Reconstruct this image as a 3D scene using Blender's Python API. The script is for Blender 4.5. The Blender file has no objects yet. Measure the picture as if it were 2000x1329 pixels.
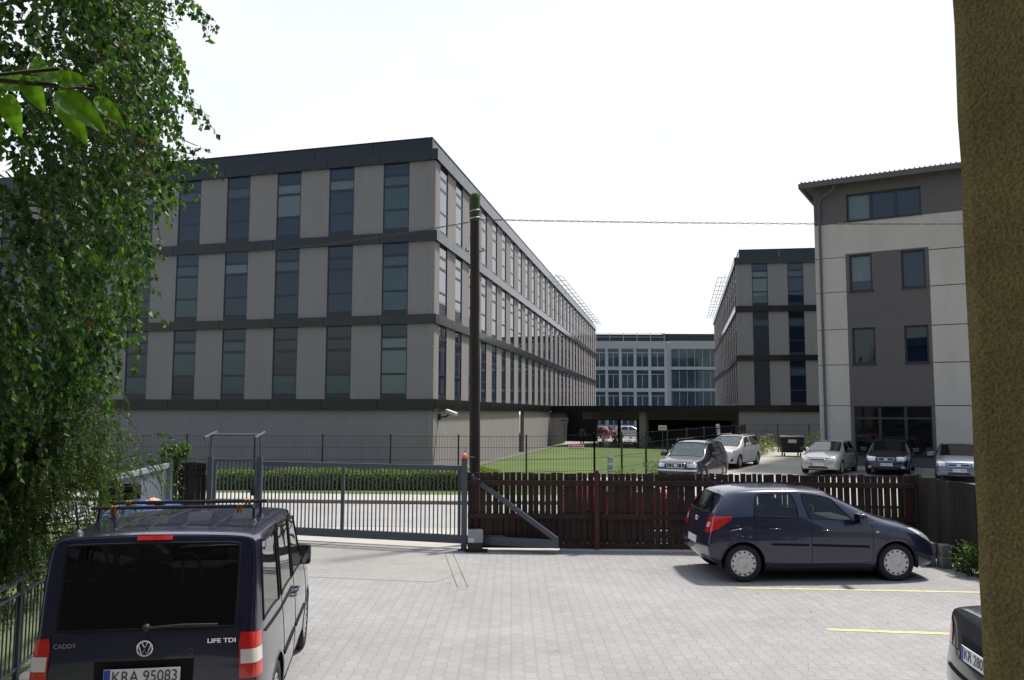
import bpy, bmesh, math, random
from mathutils import Vector, Matrix, Euler
from mathutils.bvhtree import BVHTree
random.seed(7)
S = bpy.context.scene
COL = S.collection
PI = math.pi

# ------------------------------------------------------------------ camera
cam_d = bpy.data.cameras.new('camera')
cam = bpy.data.objects.new('camera', cam_d); COL.objects.link(cam)
cam_d.sensor_width = 36.0; cam_d.lens = 28.8
cam_d.clip_start = 0.05; cam_d.clip_end = 1500
PITCH = math.atan((805.1-664.5)/1600.0)
cam.matrix_world = Matrix.Translation((0, 0, 2.7)) @ Matrix.Rotation(PI/2+PITCH, 4, 'X') @ Matrix.Rotation(0.0029, 4, 'Z')
S.camera = cam

# ------------------------------------------------------------------ world, sun, exposure
SUN_EL, SUN_AZ = math.radians(65), math.radians(50)      # azimuth from +Y towards +X
W = bpy.data.worlds.new("World"); S.world = W; W.use_nodes = True
nt = W.node_tree; nt.nodes.clear()
out = nt.nodes.new('ShaderNodeOutputWorld'); bg = nt.nodes.new('ShaderNodeBackground')
sky = nt.nodes.new('ShaderNodeTexSky'); sky.sky_type = 'NISHITA'; sky.sun_disc = False
sky.sun_elevation = SUN_EL; sky.sun_rotation = SUN_AZ
sky.air_density = 1.2; sky.dust_density = 2.5
tc = nt.nodes.new('ShaderNodeTexCoord'); ns = nt.nodes.new('ShaderNodeTexNoise')
ns.inputs['Scale'].default_value = 1.9; ns.inputs['Detail'].default_value = 7
mp = nt.nodes.new('ShaderNodeMapping'); mp.inputs['Scale'].default_value = (1, 1, 2.4)
rp = nt.nodes.new('ShaderNodeValToRGB')
rp.color_ramp.elements[0].position = .32; rp.color_ramp.elements[0].color = (.70, .70, .70, 1)
rp.color_ramp.elements[1].position = .66; rp.color_ramp.elements[1].color = (1, 1, 1, 1)
mx = nt.nodes.new('ShaderNodeMix'); mx.data_type = 'RGBA'
mx.inputs['B'].default_value = (6.7, 6.95, 7.3, 1)         # thin bright cloud veil
bg.inputs['Strength'].default_value = 0.1
L = nt.links.new
L(tc.outputs['Generated'], mp.inputs[0]); L(mp.outputs[0], ns.inputs['Vector']); L(ns.outputs[0], rp.inputs[0])
sep = nt.nodes.new('ShaderNodeSeparateXYZ'); L(tc.outputs['Generated'], sep.inputs[0])
mrs = nt.nodes.new('ShaderNodeMapRange'); mrs.interpolation_type = 'SMOOTHSTEP'
mrs.inputs[1].default_value = -.68; mrs.inputs[2].default_value = .28; mrs.inputs[3].default_value = .10; mrs.inputs[4].default_value = 1
L(sep.outputs[1], mrs.inputs[0])
mu = nt.nodes.new('ShaderNodeMath'); mu.operation = 'MULTIPLY'; L(rp.outputs[0], mu.inputs[0]); L(mrs.outputs[0], mu.inputs[1])
L(mu.outputs[0], mx.inputs['Factor']); L(sky.outputs[0], mx.inputs['A']); L(mx.outputs['Result'], bg.inputs[0]); L(bg.outputs[0], out.inputs[0])
sd = bpy.data.lights.new('sun', 'SUN'); sd.energy = 3.4; sd.angle = math.radians(5); sd.color = (1, .95, .87)
sun = bpy.data.objects.new('sun', sd); COL.objects.link(sun)
sdir = Vector((math.cos(SUN_EL)*math.sin(SUN_AZ), math.cos(SUN_EL)*math.cos(SUN_AZ), math.sin(SUN_EL)))
sun.rotation_euler = sdir.to_track_quat('Z', 'Y').to_euler(); sun.location = (0, 0, 60)
S.view_settings.view_transform = 'Standard'; S.view_settings.look = 'None'
S.view_settings.exposure = 0.7; S.view_settings.gamma = 1
S.view_settings.use_curve_mapping = False

# ------------------------------------------------------------------ materials
def hexc(h):
    h = h.lstrip('#'); v = [int(h[i:i+2], 16)/255 for i in (0, 2, 4)]
    return tuple((c/12.92 if c <= .04045 else ((c+.055)/1.055)**2.4) for c in v)
def mat(name, col, rough=.6, metal=0, var=0, vscale=6, bump=0, bscale=60, coat=0, spec=.5, stretch=(1, 1, 1), island=0, ior=None):
    m = bpy.data.materials.new(name); m.use_nodes = True
    n = m.node_tree; b = n.nodes['Principled BSDF']; l = n.links.new
    b.inputs['Base Color'].default_value = (*col, 1); b.inputs['Roughness'].default_value = rough
    b.inputs['Metallic'].default_value = metal; b.inputs['Coat Weight'].default_value = coat
    b.inputs['Coat Roughness'].default_value = .04
    b.inputs['Specular IOR Level'].default_value = spec
    if ior: b.inputs['IOR'].default_value = ior
    t = n.nodes.new('ShaderNodeTexCoord'); mpn = n.nodes.new('ShaderNodeMapping')
    mpn.inputs['Scale'].default_value = stretch; l(t.outputs['Object'], mpn.inputs[0])
    if var:
        ns = n.nodes.new('ShaderNodeTexNoise'); ns.inputs['Scale'].default_value = vscale; ns.inputs['Detail'].default_value = 6
        ns.inputs['Roughness'].default_value = .65
        l(mpn.outputs[0], ns.inputs['Vector'])
        mr = n.nodes.new('ShaderNodeMapRange'); mr.inputs[1].default_value = .25; mr.inputs[2].default_value = .75
        mr.inputs[3].default_value = 1-var; mr.inputs[4].default_value = 1+var
        l(ns.outputs[0], mr.inputs[0])
        mm = n.nodes.new('ShaderNodeMix'); mm.data_type = 'RGBA'; mm.blend_type = 'MULTIPLY'; mm.inputs['Factor'].default_value = 1
        mm.inputs['A'].default_value = (*col, 1); l(mr.outputs[0], mm.inputs['B'])
        last = mm.outputs['Result']
        if island:
            g = n.nodes.new('ShaderNodeNewGeometry'); m2 = n.nodes.new('ShaderNodeMapRange')
            m2.inputs[3].default_value = 1-island; m2.inputs[4].default_value = 1+island
            l(g.outputs['Random Per Island'], m2.inputs[0])
            m3 = n.nodes.new('ShaderNodeMix'); m3.data_type = 'RGBA'; m3.blend_type = 'MULTIPLY'; m3.inputs['Factor'].default_value = 1
            l(last, m3.inputs['A']); l(m2.outputs[0], m3.inputs['B']); last = m3.outputs['Result']
        l(last, b.inputs['Base Color'])
    if bump:
        nb = n.nodes.new('ShaderNodeTexNoise'); nb.inputs['Scale'].default_value = bscale; nb.inputs['Detail'].default_value = 4
        l(mpn.outputs[0], nb.inputs['Vector'])
        bp = n.nodes.new('ShaderNodeBump'); bp.inputs['Strength'].default_value = bump; bp.inputs['Distance'].default_value = .02
        l(nb.outputs[0], bp.inputs['Height']); l(bp.outputs[0], b.inputs['Normal'])
    return m
def leafmat(name, cols, trans=.45, rough=.45):
    m = bpy.data.materials.new(name); m.use_nodes = True
    n = m.node_tree; b = n.nodes['Principled BSDF']; l = n.links.new
    g = n.nodes.new('ShaderNodeNewGeometry'); r = n.nodes.new('ShaderNodeValToRGB')
    e = r.color_ramp.elements
    while len(e) < len(cols): e.new(.5)
    for i, (p, c) in enumerate(cols): e[i].position = p; e[i].color = (*c, 1)
    l(g.outputs['Random Per Island'], r.inputs[0]); l(r.outputs[0], b.inputs['Base Color'])
    b.inputs['Roughness'].default_value = rough
    t = n.nodes.new('ShaderNodeBsdfTranslucent'); hs = n.nodes.new('ShaderNodeMix'); hs.data_type = 'RGBA'; hs.blend_type = 'MULTIPLY'
    hs.inputs['Factor'].default_value = 1; hs.inputs['B'].default_value = (1.5, 1.6, .55, 1)
    l(r.outputs[0], hs.inputs['A']); l(hs.outputs['Result'], t.inputs[0])
    ms = n.nodes.new('ShaderNodeMixShader'); ms.inputs[0].default_value = trans
    l(b.outputs[0], ms.inputs[1]); l(t.outputs[0], ms.inputs[2]); l(ms.outputs[0], n.nodes['Material Output'].inputs[0])
    return m
def carglass(name, tint=(.35, .38, .38), refl=1.0, ior=1.55):
    m = bpy.data.materials.new(name); m.use_nodes = True
    n = m.node_tree; l = n.links.new; n.nodes.remove(n.nodes['Principled BSDF'])
    fr = n.nodes.new('ShaderNodeFresnel'); fr.inputs[0].default_value = ior
    tr = n.nodes.new('ShaderNodeBsdfTransparent'); tr.inputs[0].default_value = (*tint, 1)
    gl = n.nodes.new('ShaderNodeBsdfGlossy'); gl.inputs['Roughness'].default_value = .01; gl.inputs[0].default_value = (refl, refl, refl, 1)
    ms = n.nodes.new('ShaderNodeMixShader'); l(fr.outputs[0], ms.inputs[0]); l(tr.outputs[0], ms.inputs[1]); l(gl.outputs[0], ms.inputs[2])
    l(ms.outputs[0], n.nodes['Material Output'].inputs[0])
    return m
def paving_mat(name, base, joint, bw=.2, rh=.137, rot=0, amp=.015):
    m = bpy.data.materials.new(name); m.use_nodes = True
    n = m.node_tree; b = n.nodes['Principled BSDF']; l = n.links.new
    b.inputs['Roughness'].default_value = .85
    t = n.nodes.new('ShaderNodeTexCoord'); mpn = n.nodes.new('ShaderNodeMapping')
    mpn.inputs['Rotation'].default_value = (0, 0, rot); l(t.outputs['Object'], mpn.inputs[0])
    # zigzag block edges
    sx = n.nodes.new('ShaderNodeSeparateXYZ'); l(mpn.outputs[0], sx.inputs[0])
    def math_(op, a, c=None):
        q = n.nodes.new('ShaderNodeMath'); q.operation = op
        if isinstance(a, (int, float)): q.inputs[0].default_value = a
        else: l(a, q.inputs[0])
        if c is not None:
            if isinstance(c, (int, float)): q.inputs[1].default_value = c
            else: l(c, q.inputs[1])
        return q.outputs[0]
    z = math_('PINGPONG', sx.outputs[0], bw/2); z = math_('SUBTRACT', z, bw/4); z = math_('MULTIPLY', z, amp/(bw/4))
    y2 = math_('ADD', sx.outputs[1], z)
    cx = n.nodes.new('ShaderNodeCombineXYZ'); l(sx.outputs[0], cx.inputs[0]); l(y2, cx.inputs[1])
    br = n.nodes.new('ShaderNodeTexBrick'); l(cx.outputs[0], br.inputs['Vector'])
    br.inputs['Scale'].default_value = 1; br.inputs['Brick Width'].default_value = bw; br.inputs['Row Height'].default_value = rh
    br.inputs['Mortar Size'].default_value = .0045; br.inputs['Mortar Smooth'].default_value = .3
    br.inputs['Color1'].default_value = (*[c*.95 for c in base], 1); br.inputs['Color2'].default_value = (*[c*1.07 for c in base], 1)
    br.inputs['Mortar'].default_value = (*joint, 1)
    ns = n.nodes.new('ShaderNodeTexNoise'); ns.inputs['Scale'].default_value = .45; ns.inputs['Detail'].default_value = 9; ns.inputs['Roughness'].default_value = .72
    l(t.outputs['Object'], ns.inputs['Vector'])
    mr = n.nodes.new('ShaderNodeMapRange'); mr.inputs[1].default_value = .25; mr.inputs[2].default_value = .75
    mr.inputs[3].default_value = .80; mr.inputs[4].default_value = 1.12; l(ns.outputs[0], mr.inputs[0])
    mm = n.nodes.new('ShaderNodeMix'); mm.data_type = 'RGBA'; mm.blend_type = 'MULTIPLY'; mm.inputs['Factor'].default_value = 1
    l(br.outputs[0], mm.inputs['A']); l(mr.outputs[0], mm.inputs['B'])
    # small oil and dirt stains
    vs = n.nodes.new('ShaderNodeTexNoise'); vs.inputs['Scale'].default_value = 2.3; vs.inputs['Detail'].default_value = 3; l(t.outputs['Object'], vs.inputs['Vector'])
    r2 = n.nodes.new('ShaderNodeMapRange'); r2.inputs[1].default_value = .68; r2.inputs[2].default_value = .78; r2.inputs[3].default_value = 1; r2.inputs[4].default_value = .8
    l(vs.outputs[0], r2.inputs[0])
    m3 = n.nodes.new('ShaderNodeMix'); m3.data_type = 'RGBA'; m3.blend_type = 'MULTIPLY'; m3.inputs['Factor'].default_value = 1
    l(mm.outputs['Result'], m3.inputs['A']); l(r2.outputs[0], m3.inputs['B']); l(m3.outputs['Result'], b.inputs['Base Color'])
    bp = n.nodes.new('ShaderNodeBump'); bp.inputs['Strength'].default_value = .5; bp.inputs['Distance'].default_value = .006; bp.invert = True
    l(br.outputs['Fac'], bp.inputs['Height']); l(bp.outputs[0], b.inputs['Normal'])
    return m
M = {}
M['pave'] = paving_mat('light concrete paving', (.258, .255, .256), (.185, .182, .178), rot=PI/2)
M['pave2'] = paving_mat('courtyard paving', (.27, .27, .265), (.14, .14, .14), rot=.5)
M['sandypave'] = paving_mat('sandy paving', (.262, .255, .243), (.21, .203, .19), bw=.1, rh=.1, rot=.8, amp=.0)
M['road'] = mat('worn asphalt', (.29, .285, .28), .9, var=.16, vscale=.7, bump=.3, bscale=40)
M['lane'] = mat('lane concrete', (.34, .32, .285), .9, var=.2, vscale=.35, bump=.2, bscale=30)
M['walk'] = mat('pavement slabs', (.36, .345, .32), .9, var=.12, vscale=1.3)
M['kerb'] = mat('kerb stone', (.40, .385, .36), .85, var=.15, vscale=4, bump=.2)
M['block'] = mat('grey concrete block', (.17, .165, .155), .9, var=.25, vscale=9, bump=.3)
M['kerbdark'] = mat('dirty kerb', (.17, .14, .11), .9, var=.3, vscale=6)
M['ground'] = mat('dry ground', (.10, .12, .055), .95, var=.35, vscale=.5)
M['lawn'] = mat('lawn', (.064, .104, .014), .9, var=.5, vscale=.6, bump=.8, bscale=9, stretch=(.35, 1.3, 1))
M['gravel'] = mat('dark gravel edge', (.11, .105, .10), .95, var=.3, vscale=20)
M['render'] = mat('grey render', hexc('#8c8584'), .92, var=.07, vscale=1.6, bump=.35, bscale=70, stretch=(1, 1, .22))
M['clad'] = mat('dark metal cladding', (.017, .016, .016), .22, metal=0, var=.25, vscale=.8, spec=.42, coat=.12)
M['wframe'] = mat('window frame', (.022, .025, .03), .4, spec=.5)
M['oglass'] = mat('office glass', (.006, .016, .040), .02, spec=.5, ior=1.6, var=.5, vscale=.25, bump=.006, bscale=.5)
M['oglass_side'] = mat('side glass with raised reflection', (.012, .024, .045), .02, spec=1.0, ior=2.3, bump=.004, bscale=.5)  # same office glass, reflection raised so this side looks brighter
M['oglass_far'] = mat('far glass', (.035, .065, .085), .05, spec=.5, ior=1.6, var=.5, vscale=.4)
def tint_by_object(m, a, b):
    n = m.node_tree; l = n.links.new; bs = n.nodes['Principled BSDF']; oi = n.nodes.new('ShaderNodeObjectInfo'); r = n.nodes.new('ShaderNodeValToRGB')
    r.color_ramp.elements[0].color = (*a, 1); r.color_ramp.elements[1].color = (*b, 1); l(oi.outputs['Random'], r.inputs[0]); l(r.outputs[0], bs.inputs['Base Color'])
tint_by_object(M['oglass'], (.004, .009, .026), (.010, .026, .050))
M['blind'] = mat('blind behind glass', (.050, .085, .098), .06, spec=.5, ior=1.5, var=.1, vscale=2)
M['blind2'] = mat('pale blind behind glass', (.12, .155, .165), .06, spec=.5, ior=1.5, var=.08, vscale=2)
M['shopglass'] = mat('dark shop glass', (.006, .007, .008), .03, spec=.5)
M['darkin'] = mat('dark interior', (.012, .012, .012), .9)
M['steel'] = mat('galvanised rail', (.5, .5, .5), .4, metal=.8)
M['white'] = mat('white render', (.36, .37, .38), .8, var=.08, vscale=.6)
M['anthra'] = mat('anthracite steel', hexc('#51565f'), .45, metal=.2, spec=.5, var=.06, vscale=3)
M['beige'] = mat('beige render', hexc('#bcb3aa'), .92, var=.09, vscale=1.1, bump=.4, bscale=55, stretch=(1, 1, .3))
M['brownr'] = mat('brown grey render', hexc('#625c5b'), .92, var=.05, vscale=1, bump=.35, bscale=55)
M['groove'] = mat('groove', (.03, .03, .03), .8)
M['tile'] = mat('roof tiles', (.03, .032, .036), .4, spec=.5)
M['fascia'] = mat('fascia', hexc('#5a5654'), .6)
M['wood'] = mat('brown stained wood', (.030, .0135, .009), .75, var=.5, vscale=7, bump=.5, bscale=25, stretch=(1, 1, .12), island=.3)
M['wood2'] = mat('old brown wood', (.020, .0135, .011), .85, var=.5, vscale=7, bump=.6, bscale=25, stretch=(1, 1, .12), island=.45)
M['redpost'] = mat('red oxide steel', (.06, .010, .010), .6, var=.25, vscale=9)
M['pole'] = mat('weathered pole wood', (.028, .021, .016), .9, var=.5, vscale=5, bump=.8, bscale=16, stretch=(1, 1, .08))
M['moss'] = mat('mossy wood', (.045, .06, .02), .95, var=.5, vscale=8, bump=.6, bscale=30)
M['galv'] = mat('galvanised wire', (.55, .55, .53), .5, metal=.5)
M['blackpl'] = mat('black plastic', (.015, .015, .016), .5)
M['meshgreen'] = mat('dark fence steel', (.022, .026, .026), .5)
M['ochre'] = None
M['yellow'] = mat('yellow line paint', (.50, .455, .20), .85, var=.3, vscale=14)
M['orange'] = mat('orange lamp', (.75, .18, .03), .3)
M['signw'] = mat('white sign', (.62, .62, .60), .6)
M['signr'] = mat('red sign print', (.55, .03, .03), .5)
M['signk'] = mat('dark print', (.05, .05, .05), .6)
M['bark'] = mat('bark', (.10, .085, .07), .95, var=.4, vscale=9, bump=.8, bscale=20)
M['twig'] = mat('twig', (.055, .045, .03), .9)
M['leaf'] = leafmat('birch leaf', [(0, (.014, .038, .015)), (.35, (.027, .072, .018)), (.75, (.055, .125, .020)), (.965, (.08, .17, .022)), (1, (.17, .19, .03))], trans=.5, rough=.5)
M['leafbr'] = leafmat('brown leaf', [(0, (.10, .05, .02)), (1, (.20, .10, .03))])
M['bigleaf'] = leafmat('broad leaf', [(0, (.05, .13, .012)), (1, (.09, .19, .018))], trans=.5)
M['needle'] = leafmat('larch needle', [(0, (.024, .065, .012)), (.6, (.06, .13, .020)), (1, (.15, .20, .045))], trans=.35)
M['hedge'] = leafmat('hedge leaf', [(0, (.055, .09, .012)), (.5, (.11, .165, .020)), (1, (.26, .32, .045))], trans=.4)
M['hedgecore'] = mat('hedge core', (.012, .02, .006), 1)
M['shrub'] = leafmat('shrub leaf', [(0, (.02, .05, .012)), (.6, (.05, .11, .02)), (1, (.11, .17, .035))], trans=.4)
M['bluepl'] = mat('blue plastic', (.03, .075, .26), .35, coat=.3, spec=.6)
M['cloth1'] = mat('crumpled cloth', (.62, .30, .22), .9, var=.6, vscale=14)
M['tyre'] = mat('tyre', (.016, .016, .017), .85)
M['rim'] = mat('silver rim', (.52, .52, .53), .35, metal=.6)
M['rimgap'] = mat('rim gap', (.01, .01, .01), .9)
M['trim'] = mat('black trim', (.008, .008, .009), .8, spec=.2)
M['chrome'] = mat('chrome', (.75, .75, .76), .12, metal=1)
M['bright_sheet'] = mat('silver sunshade', (.62, .64, .66), .45, metal=.3, var=.35, vscale=5, bump=.6, bscale=9)
M['mirror'] = mat('mirror', (.22, .23, .24), .03, metal=1)
M['lamp'] = mat('clear lamp', (.62, .63, .64), .15, metal=.5, coat=1, var=.5, vscale=30)
M['redlamp'] = mat('red lamp', (.55, .012, .010), .15, coat=1, var=.2, vscale=18)
M['reverse'] = mat('white lamp', (.62, .60, .56), .2, coat=1)
M['amber'] = mat('amber lamp', (.7, .25, .03), .25)
M['plate'] = mat('plate white', (.70, .71, .70), .4)
M['plateblue'] = mat('plate blue', (.015, .06, .38), .4)
M['seat'] = mat('seat fabric', (.03, .03, .033), .95)
M['skin'] = mat('skin', (.50, .30, .22), .6)
M['hairblond'] = mat('fair hair', (.35, .24, .12), .8)
M['hairdark'] = mat('dark hair', (.03, .02, .015), .8)
M['cream'] = mat('cream shirt', (.55, .50, .42), .9)
M['denim'] = mat('dark trousers', (.03, .035, .06), .9)
M['greyshirt'] = mat('blue shirt', (.10, .12, .22), .9)
M['orangeshirt'] = mat('rust shirt', (.35, .12, .07), .9)
GL = carglass('car glass', (.74, .79, .79)); GLD = carglass('dark car glass', (.055, .06, .06), ior=2.1); GLC = carglass('clear car glass', (.62, .68, .66))
GLV = carglass('tinted van glass', (.09, .095, .10))
def paint(name, c, metal=.35, rough=.35):
    return mat(name, c, rough, metal=metal, coat=1, spec=.5)

def ochre_mat():
    m = mat('ochre rough render', (.15, .115, .032), .95)
    n = m.node_tree; l = n.links.new; b = n.nodes['Principled BSDF']
    t = n.nodes.new('ShaderNodeTexCoord')
    a = n.nodes.new('ShaderNodeTexNoise'); a.inputs['Scale'].default_value = 150; a.inputs['Detail'].default_value = 3
    c = n.nodes.new('ShaderNodeTexNoise'); c.inputs['Scale'].default_value = 7; c.inputs['Detail'].default_value = 6
    l(t.outputs['Object'], a.inputs[0]); l(t.outputs['Object'], c.inputs[0])
    r = n.nodes.new('ShaderNodeValToRGB'); r.color_ramp.elements[0].position = .35; r.color_ramp.elements[1].position = .65
    r.color_ramp.elements[0].color = (.140, .112, .040, 1); r.color_ramp.elements[1].color = (.235, .190, .072, 1)
    l(a.outputs[0], r.inputs[0])
    mm = n.nodes.new('ShaderNodeMix'); mm.data_type = 'RGBA'; mm.blend_type = 'MULTIPLY'; mm.inputs['Factor'].default_value = 1
    mr = n.nodes.new('ShaderNodeMapRange'); mr.inputs[1].default_value = .3; mr.inputs[2].default_value = .7; mr.inputs[3].default_value = .78; mr.inputs[4].default_value = 1.1
    l(c.outputs[0], mr.inputs[0]); l(r.outputs[0], mm.inputs['A']); l(mr.outputs[0], mm.inputs['B']); l(mm.outputs['Result'], b.inputs['Base Color'])
    bp = n.nodes.new('ShaderNodeBump'); bp.inputs['Strength'].default_value = 1; bp.inputs['Distance'].default_value = .006
    l(a.outputs[0], bp.inputs['Height']); l(bp.outputs[0], b.inputs['Normal'])
    return m
M['ochre'] = ochre_mat()

# ------------------------------------------------------------------ helpers
def tag(o, label=None, cat=None, group=None, kind=None):
    if label: o['label'] = label
    if cat: o['category'] = cat
    if group: o['group'] = group
    if kind: o['kind'] = kind
    return o
def thing(name, label, cat, loc=(0, 0, 0), rz=0, group=None):
    o = bpy.data.objects.new(name, None); COL.objects.link(o); o.location = loc; o.rotation_euler = (0, 0, rz)
    o.empty_display_size = .3
    return tag(o, label, cat, group)
def copy_tree(o, parent=None):
    c = o.copy(); COL.objects.link(c); c.parent = parent
    for ch in list(o.children): copy_tree(ch, c)
    return c
class MB:
    def __init__(s): s.v = []; s.f = []; s.m = []; s.sm = []
    def add(s, vs, fs, mi=0, smooth=False):
        k = len(s.v); s.v += [tuple(v) for v in vs]
        for f in fs: s.f.append([k+i for i in f]); s.m.append(mi); s.sm.append(smooth)
        return s
    def hexa(s, p, mi=0):      # 8 points: bottom 4 ccw, top 4
        return s.add(p, [(3, 2, 1, 0), (4, 5, 6, 7), (0, 1, 5, 4), (1, 2, 6, 5), (2, 3, 7, 6), (3, 0, 4, 7)], mi)
    def box(s, a, b, mi=0, mtx=None):
        x0, y0, z0 = a; x1, y1, z1 = b
        p = [(x0, y0, z0), (x1, y0, z0), (x1, y1, z0), (x0, y1, z0), (x0, y0, z1), (x1, y0, z1), (x1, y1, z1), (x0, y1, z1)]
        if mtx: p = [mtx @ Vector(q) for q in p]
        return s.hexa(p, mi)
    def bar(s, a, b, w, h=None, mi=0, up=(0, 0, 1)):   # rectangular bar from a to b
        a = Vector(a); b = Vector(b); h = h or w; d = (b-a).normalized(); u = Vector(up)
        if abs(d.dot(u)) > .99: u = Vector((0, 1, 0))
        r = d.cross(u).normalized(); u = r.cross(d)
        p = [a+r*w/2*i+u*h/2*j for i, j in ((-1, -1), (1, -1), (1, 1), (-1, 1))]
        q = [x+(b-a) for x in p]
        return s.hexa(p+q, mi)
    def tube(s, pts, r, n=8, mi=0, caps=True, smooth=True):
        pts = [Vector(p) for p in pts]; R = r if isinstance(r, (list, tuple)) else [r]*len(pts)
        vs = []; fs = []; ref = None
        for i, p in enumerate(pts):
            d = (pts[min(i+1, len(pts)-1)]-pts[max(i-1, 0)])
            d = d.normalized() if d.length > 1e-9 else Vector((0, 0, 1))
            if ref is None: ref = Vector((0, 0, 1)) if abs(d.z) < .9 else Vector((1, 0, 0))
            a = d.cross(ref).normalized(); b = a.cross(d); ref = b
            for k in range(n): t = 2*PI*k/n; vs.append(p+(a*math.cos(t)+b*math.sin(t))*R[i])
        for i in range(len(pts)-1):
            for k in range(n): fs.append((i*n+k, i*n+(k+1) % n, (i+1)*n+(k+1) % n, (i+1)*n+k))
        s.add(vs, fs, mi, smooth)
        if caps:
            m_ = (len(pts)-1)*n; s.add(vs[:n], [tuple(range(n))[::-1]], mi); s.add(vs[m_:], [tuple(range(n))], mi)
        return s
    def lathe(s, prof, n=24, mi=0, mtx=None, smooth=True):      # prof (r, h) around local Z
        vs = []; fs = []
        for r, h in prof:
            for k in range(n): t = 2*PI*k/n; vs.append(Vector((r*math.cos(t), r*math.sin(t), h)))
        for i in range(len(prof)-1):
            for k in range(n): fs.append((i*n+k, i*n+(k+1) % n, (i+1)*n+(k+1) % n, (i+1)*n+k))
        if mtx: vs = [mtx @ v for v in vs]
        return s.add(vs, fs, mi, smooth)
    def prism(s, poly, z0, z1, mi=0):
        n = len(poly); vs = [(x, y, z0) for x, y in poly]+[(x, y, z1) for x, y in poly]
        return s.add(vs, [tuple(range(n))[::-1], tuple(range(n, 2*n))]+[(i, (i+1) % n, n+(i+1) % n, n+i) for i in range(n)], mi)
    def build(s, name, mats, parent=None, loc=None, sharp=None):
        me = bpy.data.meshes.new(name); me.from_pydata(s.v, [], s.f)
        for m in (mats if isinstance(mats, (list, tuple)) else [mats]): me.materials.append(m)
        me.polygons.foreach_set('material_index', s.m); me.polygons.foreach_set('use_smooth', s.sm)
        me.update()
        o = bpy.data.objects.new(name, me); COL.objects.link(o)
        if parent: o.parent = parent
        if loc: o.location = loc
        return o
class Frame:            # vertical facade frame: s along, d outwards, z up
    def __init__(f, O, d, n): f.O = Vector((O[0], O[1], 0)); f.d = Vector((d[0], d[1], 0)).normalized(); f.n = Vector((n[0], n[1], 0)).normalized()
    def p(f, s, d, z): q = f.O+f.d*s+f.n*d; return Vector((q.x, q.y, z))
    def box(f, mb, s0, s1, z0, z1, d0, d1, mi=0):
        c = [(s0, d0), (s1, d0), (s1, d1), (s0, d1)]
        return mb.hexa([f.p(a, b, z0) for a, b in c]+[f.p(a, b, z1) for a, b in c], mi)
def lerp(a, b, t): return a+(b-a)*t
def sstep(a, b, x): t = max(0, min(1, (x-a)/(b-a))); return t*t*(3-2*t)
def pw(pts, x):
    if x <= pts[0][0]: return pts[0][1]
    for (a, u), (b, v) in zip(pts, pts[1:]):
        if x <= b: return lerp(u, v, (x-a)/(b-a))
    return pts[-1][1]
def gz(x, y):
    l = pw([(17, 0), (28, -.05), (38.8, -.2), (76, -.42)], y)
    r = pw([(22, 0), (34, .0), (44, .14), (60, .2)], y)
    if 17.2 < y < 24.5 and x > -.5: r -= .28*sstep(17.2, 18.2, y)*(1-sstep(22.5, 24.5, y))*sstep(-.5, .8, x)
    xf = 3.2+max(0, y-32)*.55
    w = sstep(-2.5, .5, x-xf) if y > 24.5 else 1.0
    if y <= 24.5: w = 1.0 if x > -.5 else 0.0
    if 24.5 < y < 30: w = lerp(sstep(-6, 0, x-xf), w, (y-24.5)/5.5)
    return lerp(l, r, w)

# ------------------------------------------------------------------ ground, roads
def grid_sheet(name, xs, ys, dz, m, kind='structure'):
    mb = MB(); vs = [(x, y, gz(x, y)+dz) for y in ys for x in xs]; n = len(xs)
    mb.add(vs, [(j*n+i, j*n+i+1, (j+1)*n+i+1, (j+1)*n+i) for j in range(len(ys)-1) for i in range(n-1)])
    return tag(mb.build(name, m), kind=kind)
def quad_sheet(name, q, dz, m, nu=12, nv=12, kind='structure'):
    a, b, c, d = [Vector(p) for p in q]; vs = []
    for j in range(nv+1):
        for i in range(nu+1):
            u, v = i/nu, j/nv; p = (a*(1-u)+b*u)*(1-v)+(d*(1-u)+c*u)*v
            vs.append((p.x, p.y, gz(p.x, p.y)+dz))
    n = nu+1; mb = MB(); mb.add(vs, [(j*n+i, j*n+i+1, (j+1)*n+i+1, (j+1)*n+i) for j in range(nv) for i in range(nu)])
    return tag(mb.build(name, m), kind=kind)
def rng(a, b, st):
    n = max(1, round((b-a)/st)); return [a+(b-a)*i/n for i in range(n+1)]
grid_sheet('ground', rng(-500, -60, 110)+rng(-50, 70, 1.25)+rng(90, 500, 100), rng(-60, -8, 13)+rng(-7, 16.9, 3)+rng(17, 110, .75)+rng(120, 900, 130), -.035, M['ground'])
lot = MB(); lot.add([(-1.8, -6, 0), (12, -6, 0), (12, 12, 0), (7.95, 12.6, 0), (7.75, 15.85, 0), (3.5, 16.17, 0), (-1.0, 16.34, 0), (-5.6, 17.75, 0), (-6.95, 18.2, 0), (-6.6, 13.2, 0), (-5.9, 12.6, 0)],
    [tuple(range(11))])
tag(lot.build('parking_lot', M['pave']), kind='structure')
ap = MB(); ap.add([(-5.0, 14.0, .004), (-1.2, 13.3, .004), (-.75, 14.4, .004), (-1.15, 15.9, .004), (-5.3, 17.1, .004)], [(0, 1, 2, 3, 4)])
tag(ap.build('sandy_apron', M['sandypave']), kind='structure')
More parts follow.
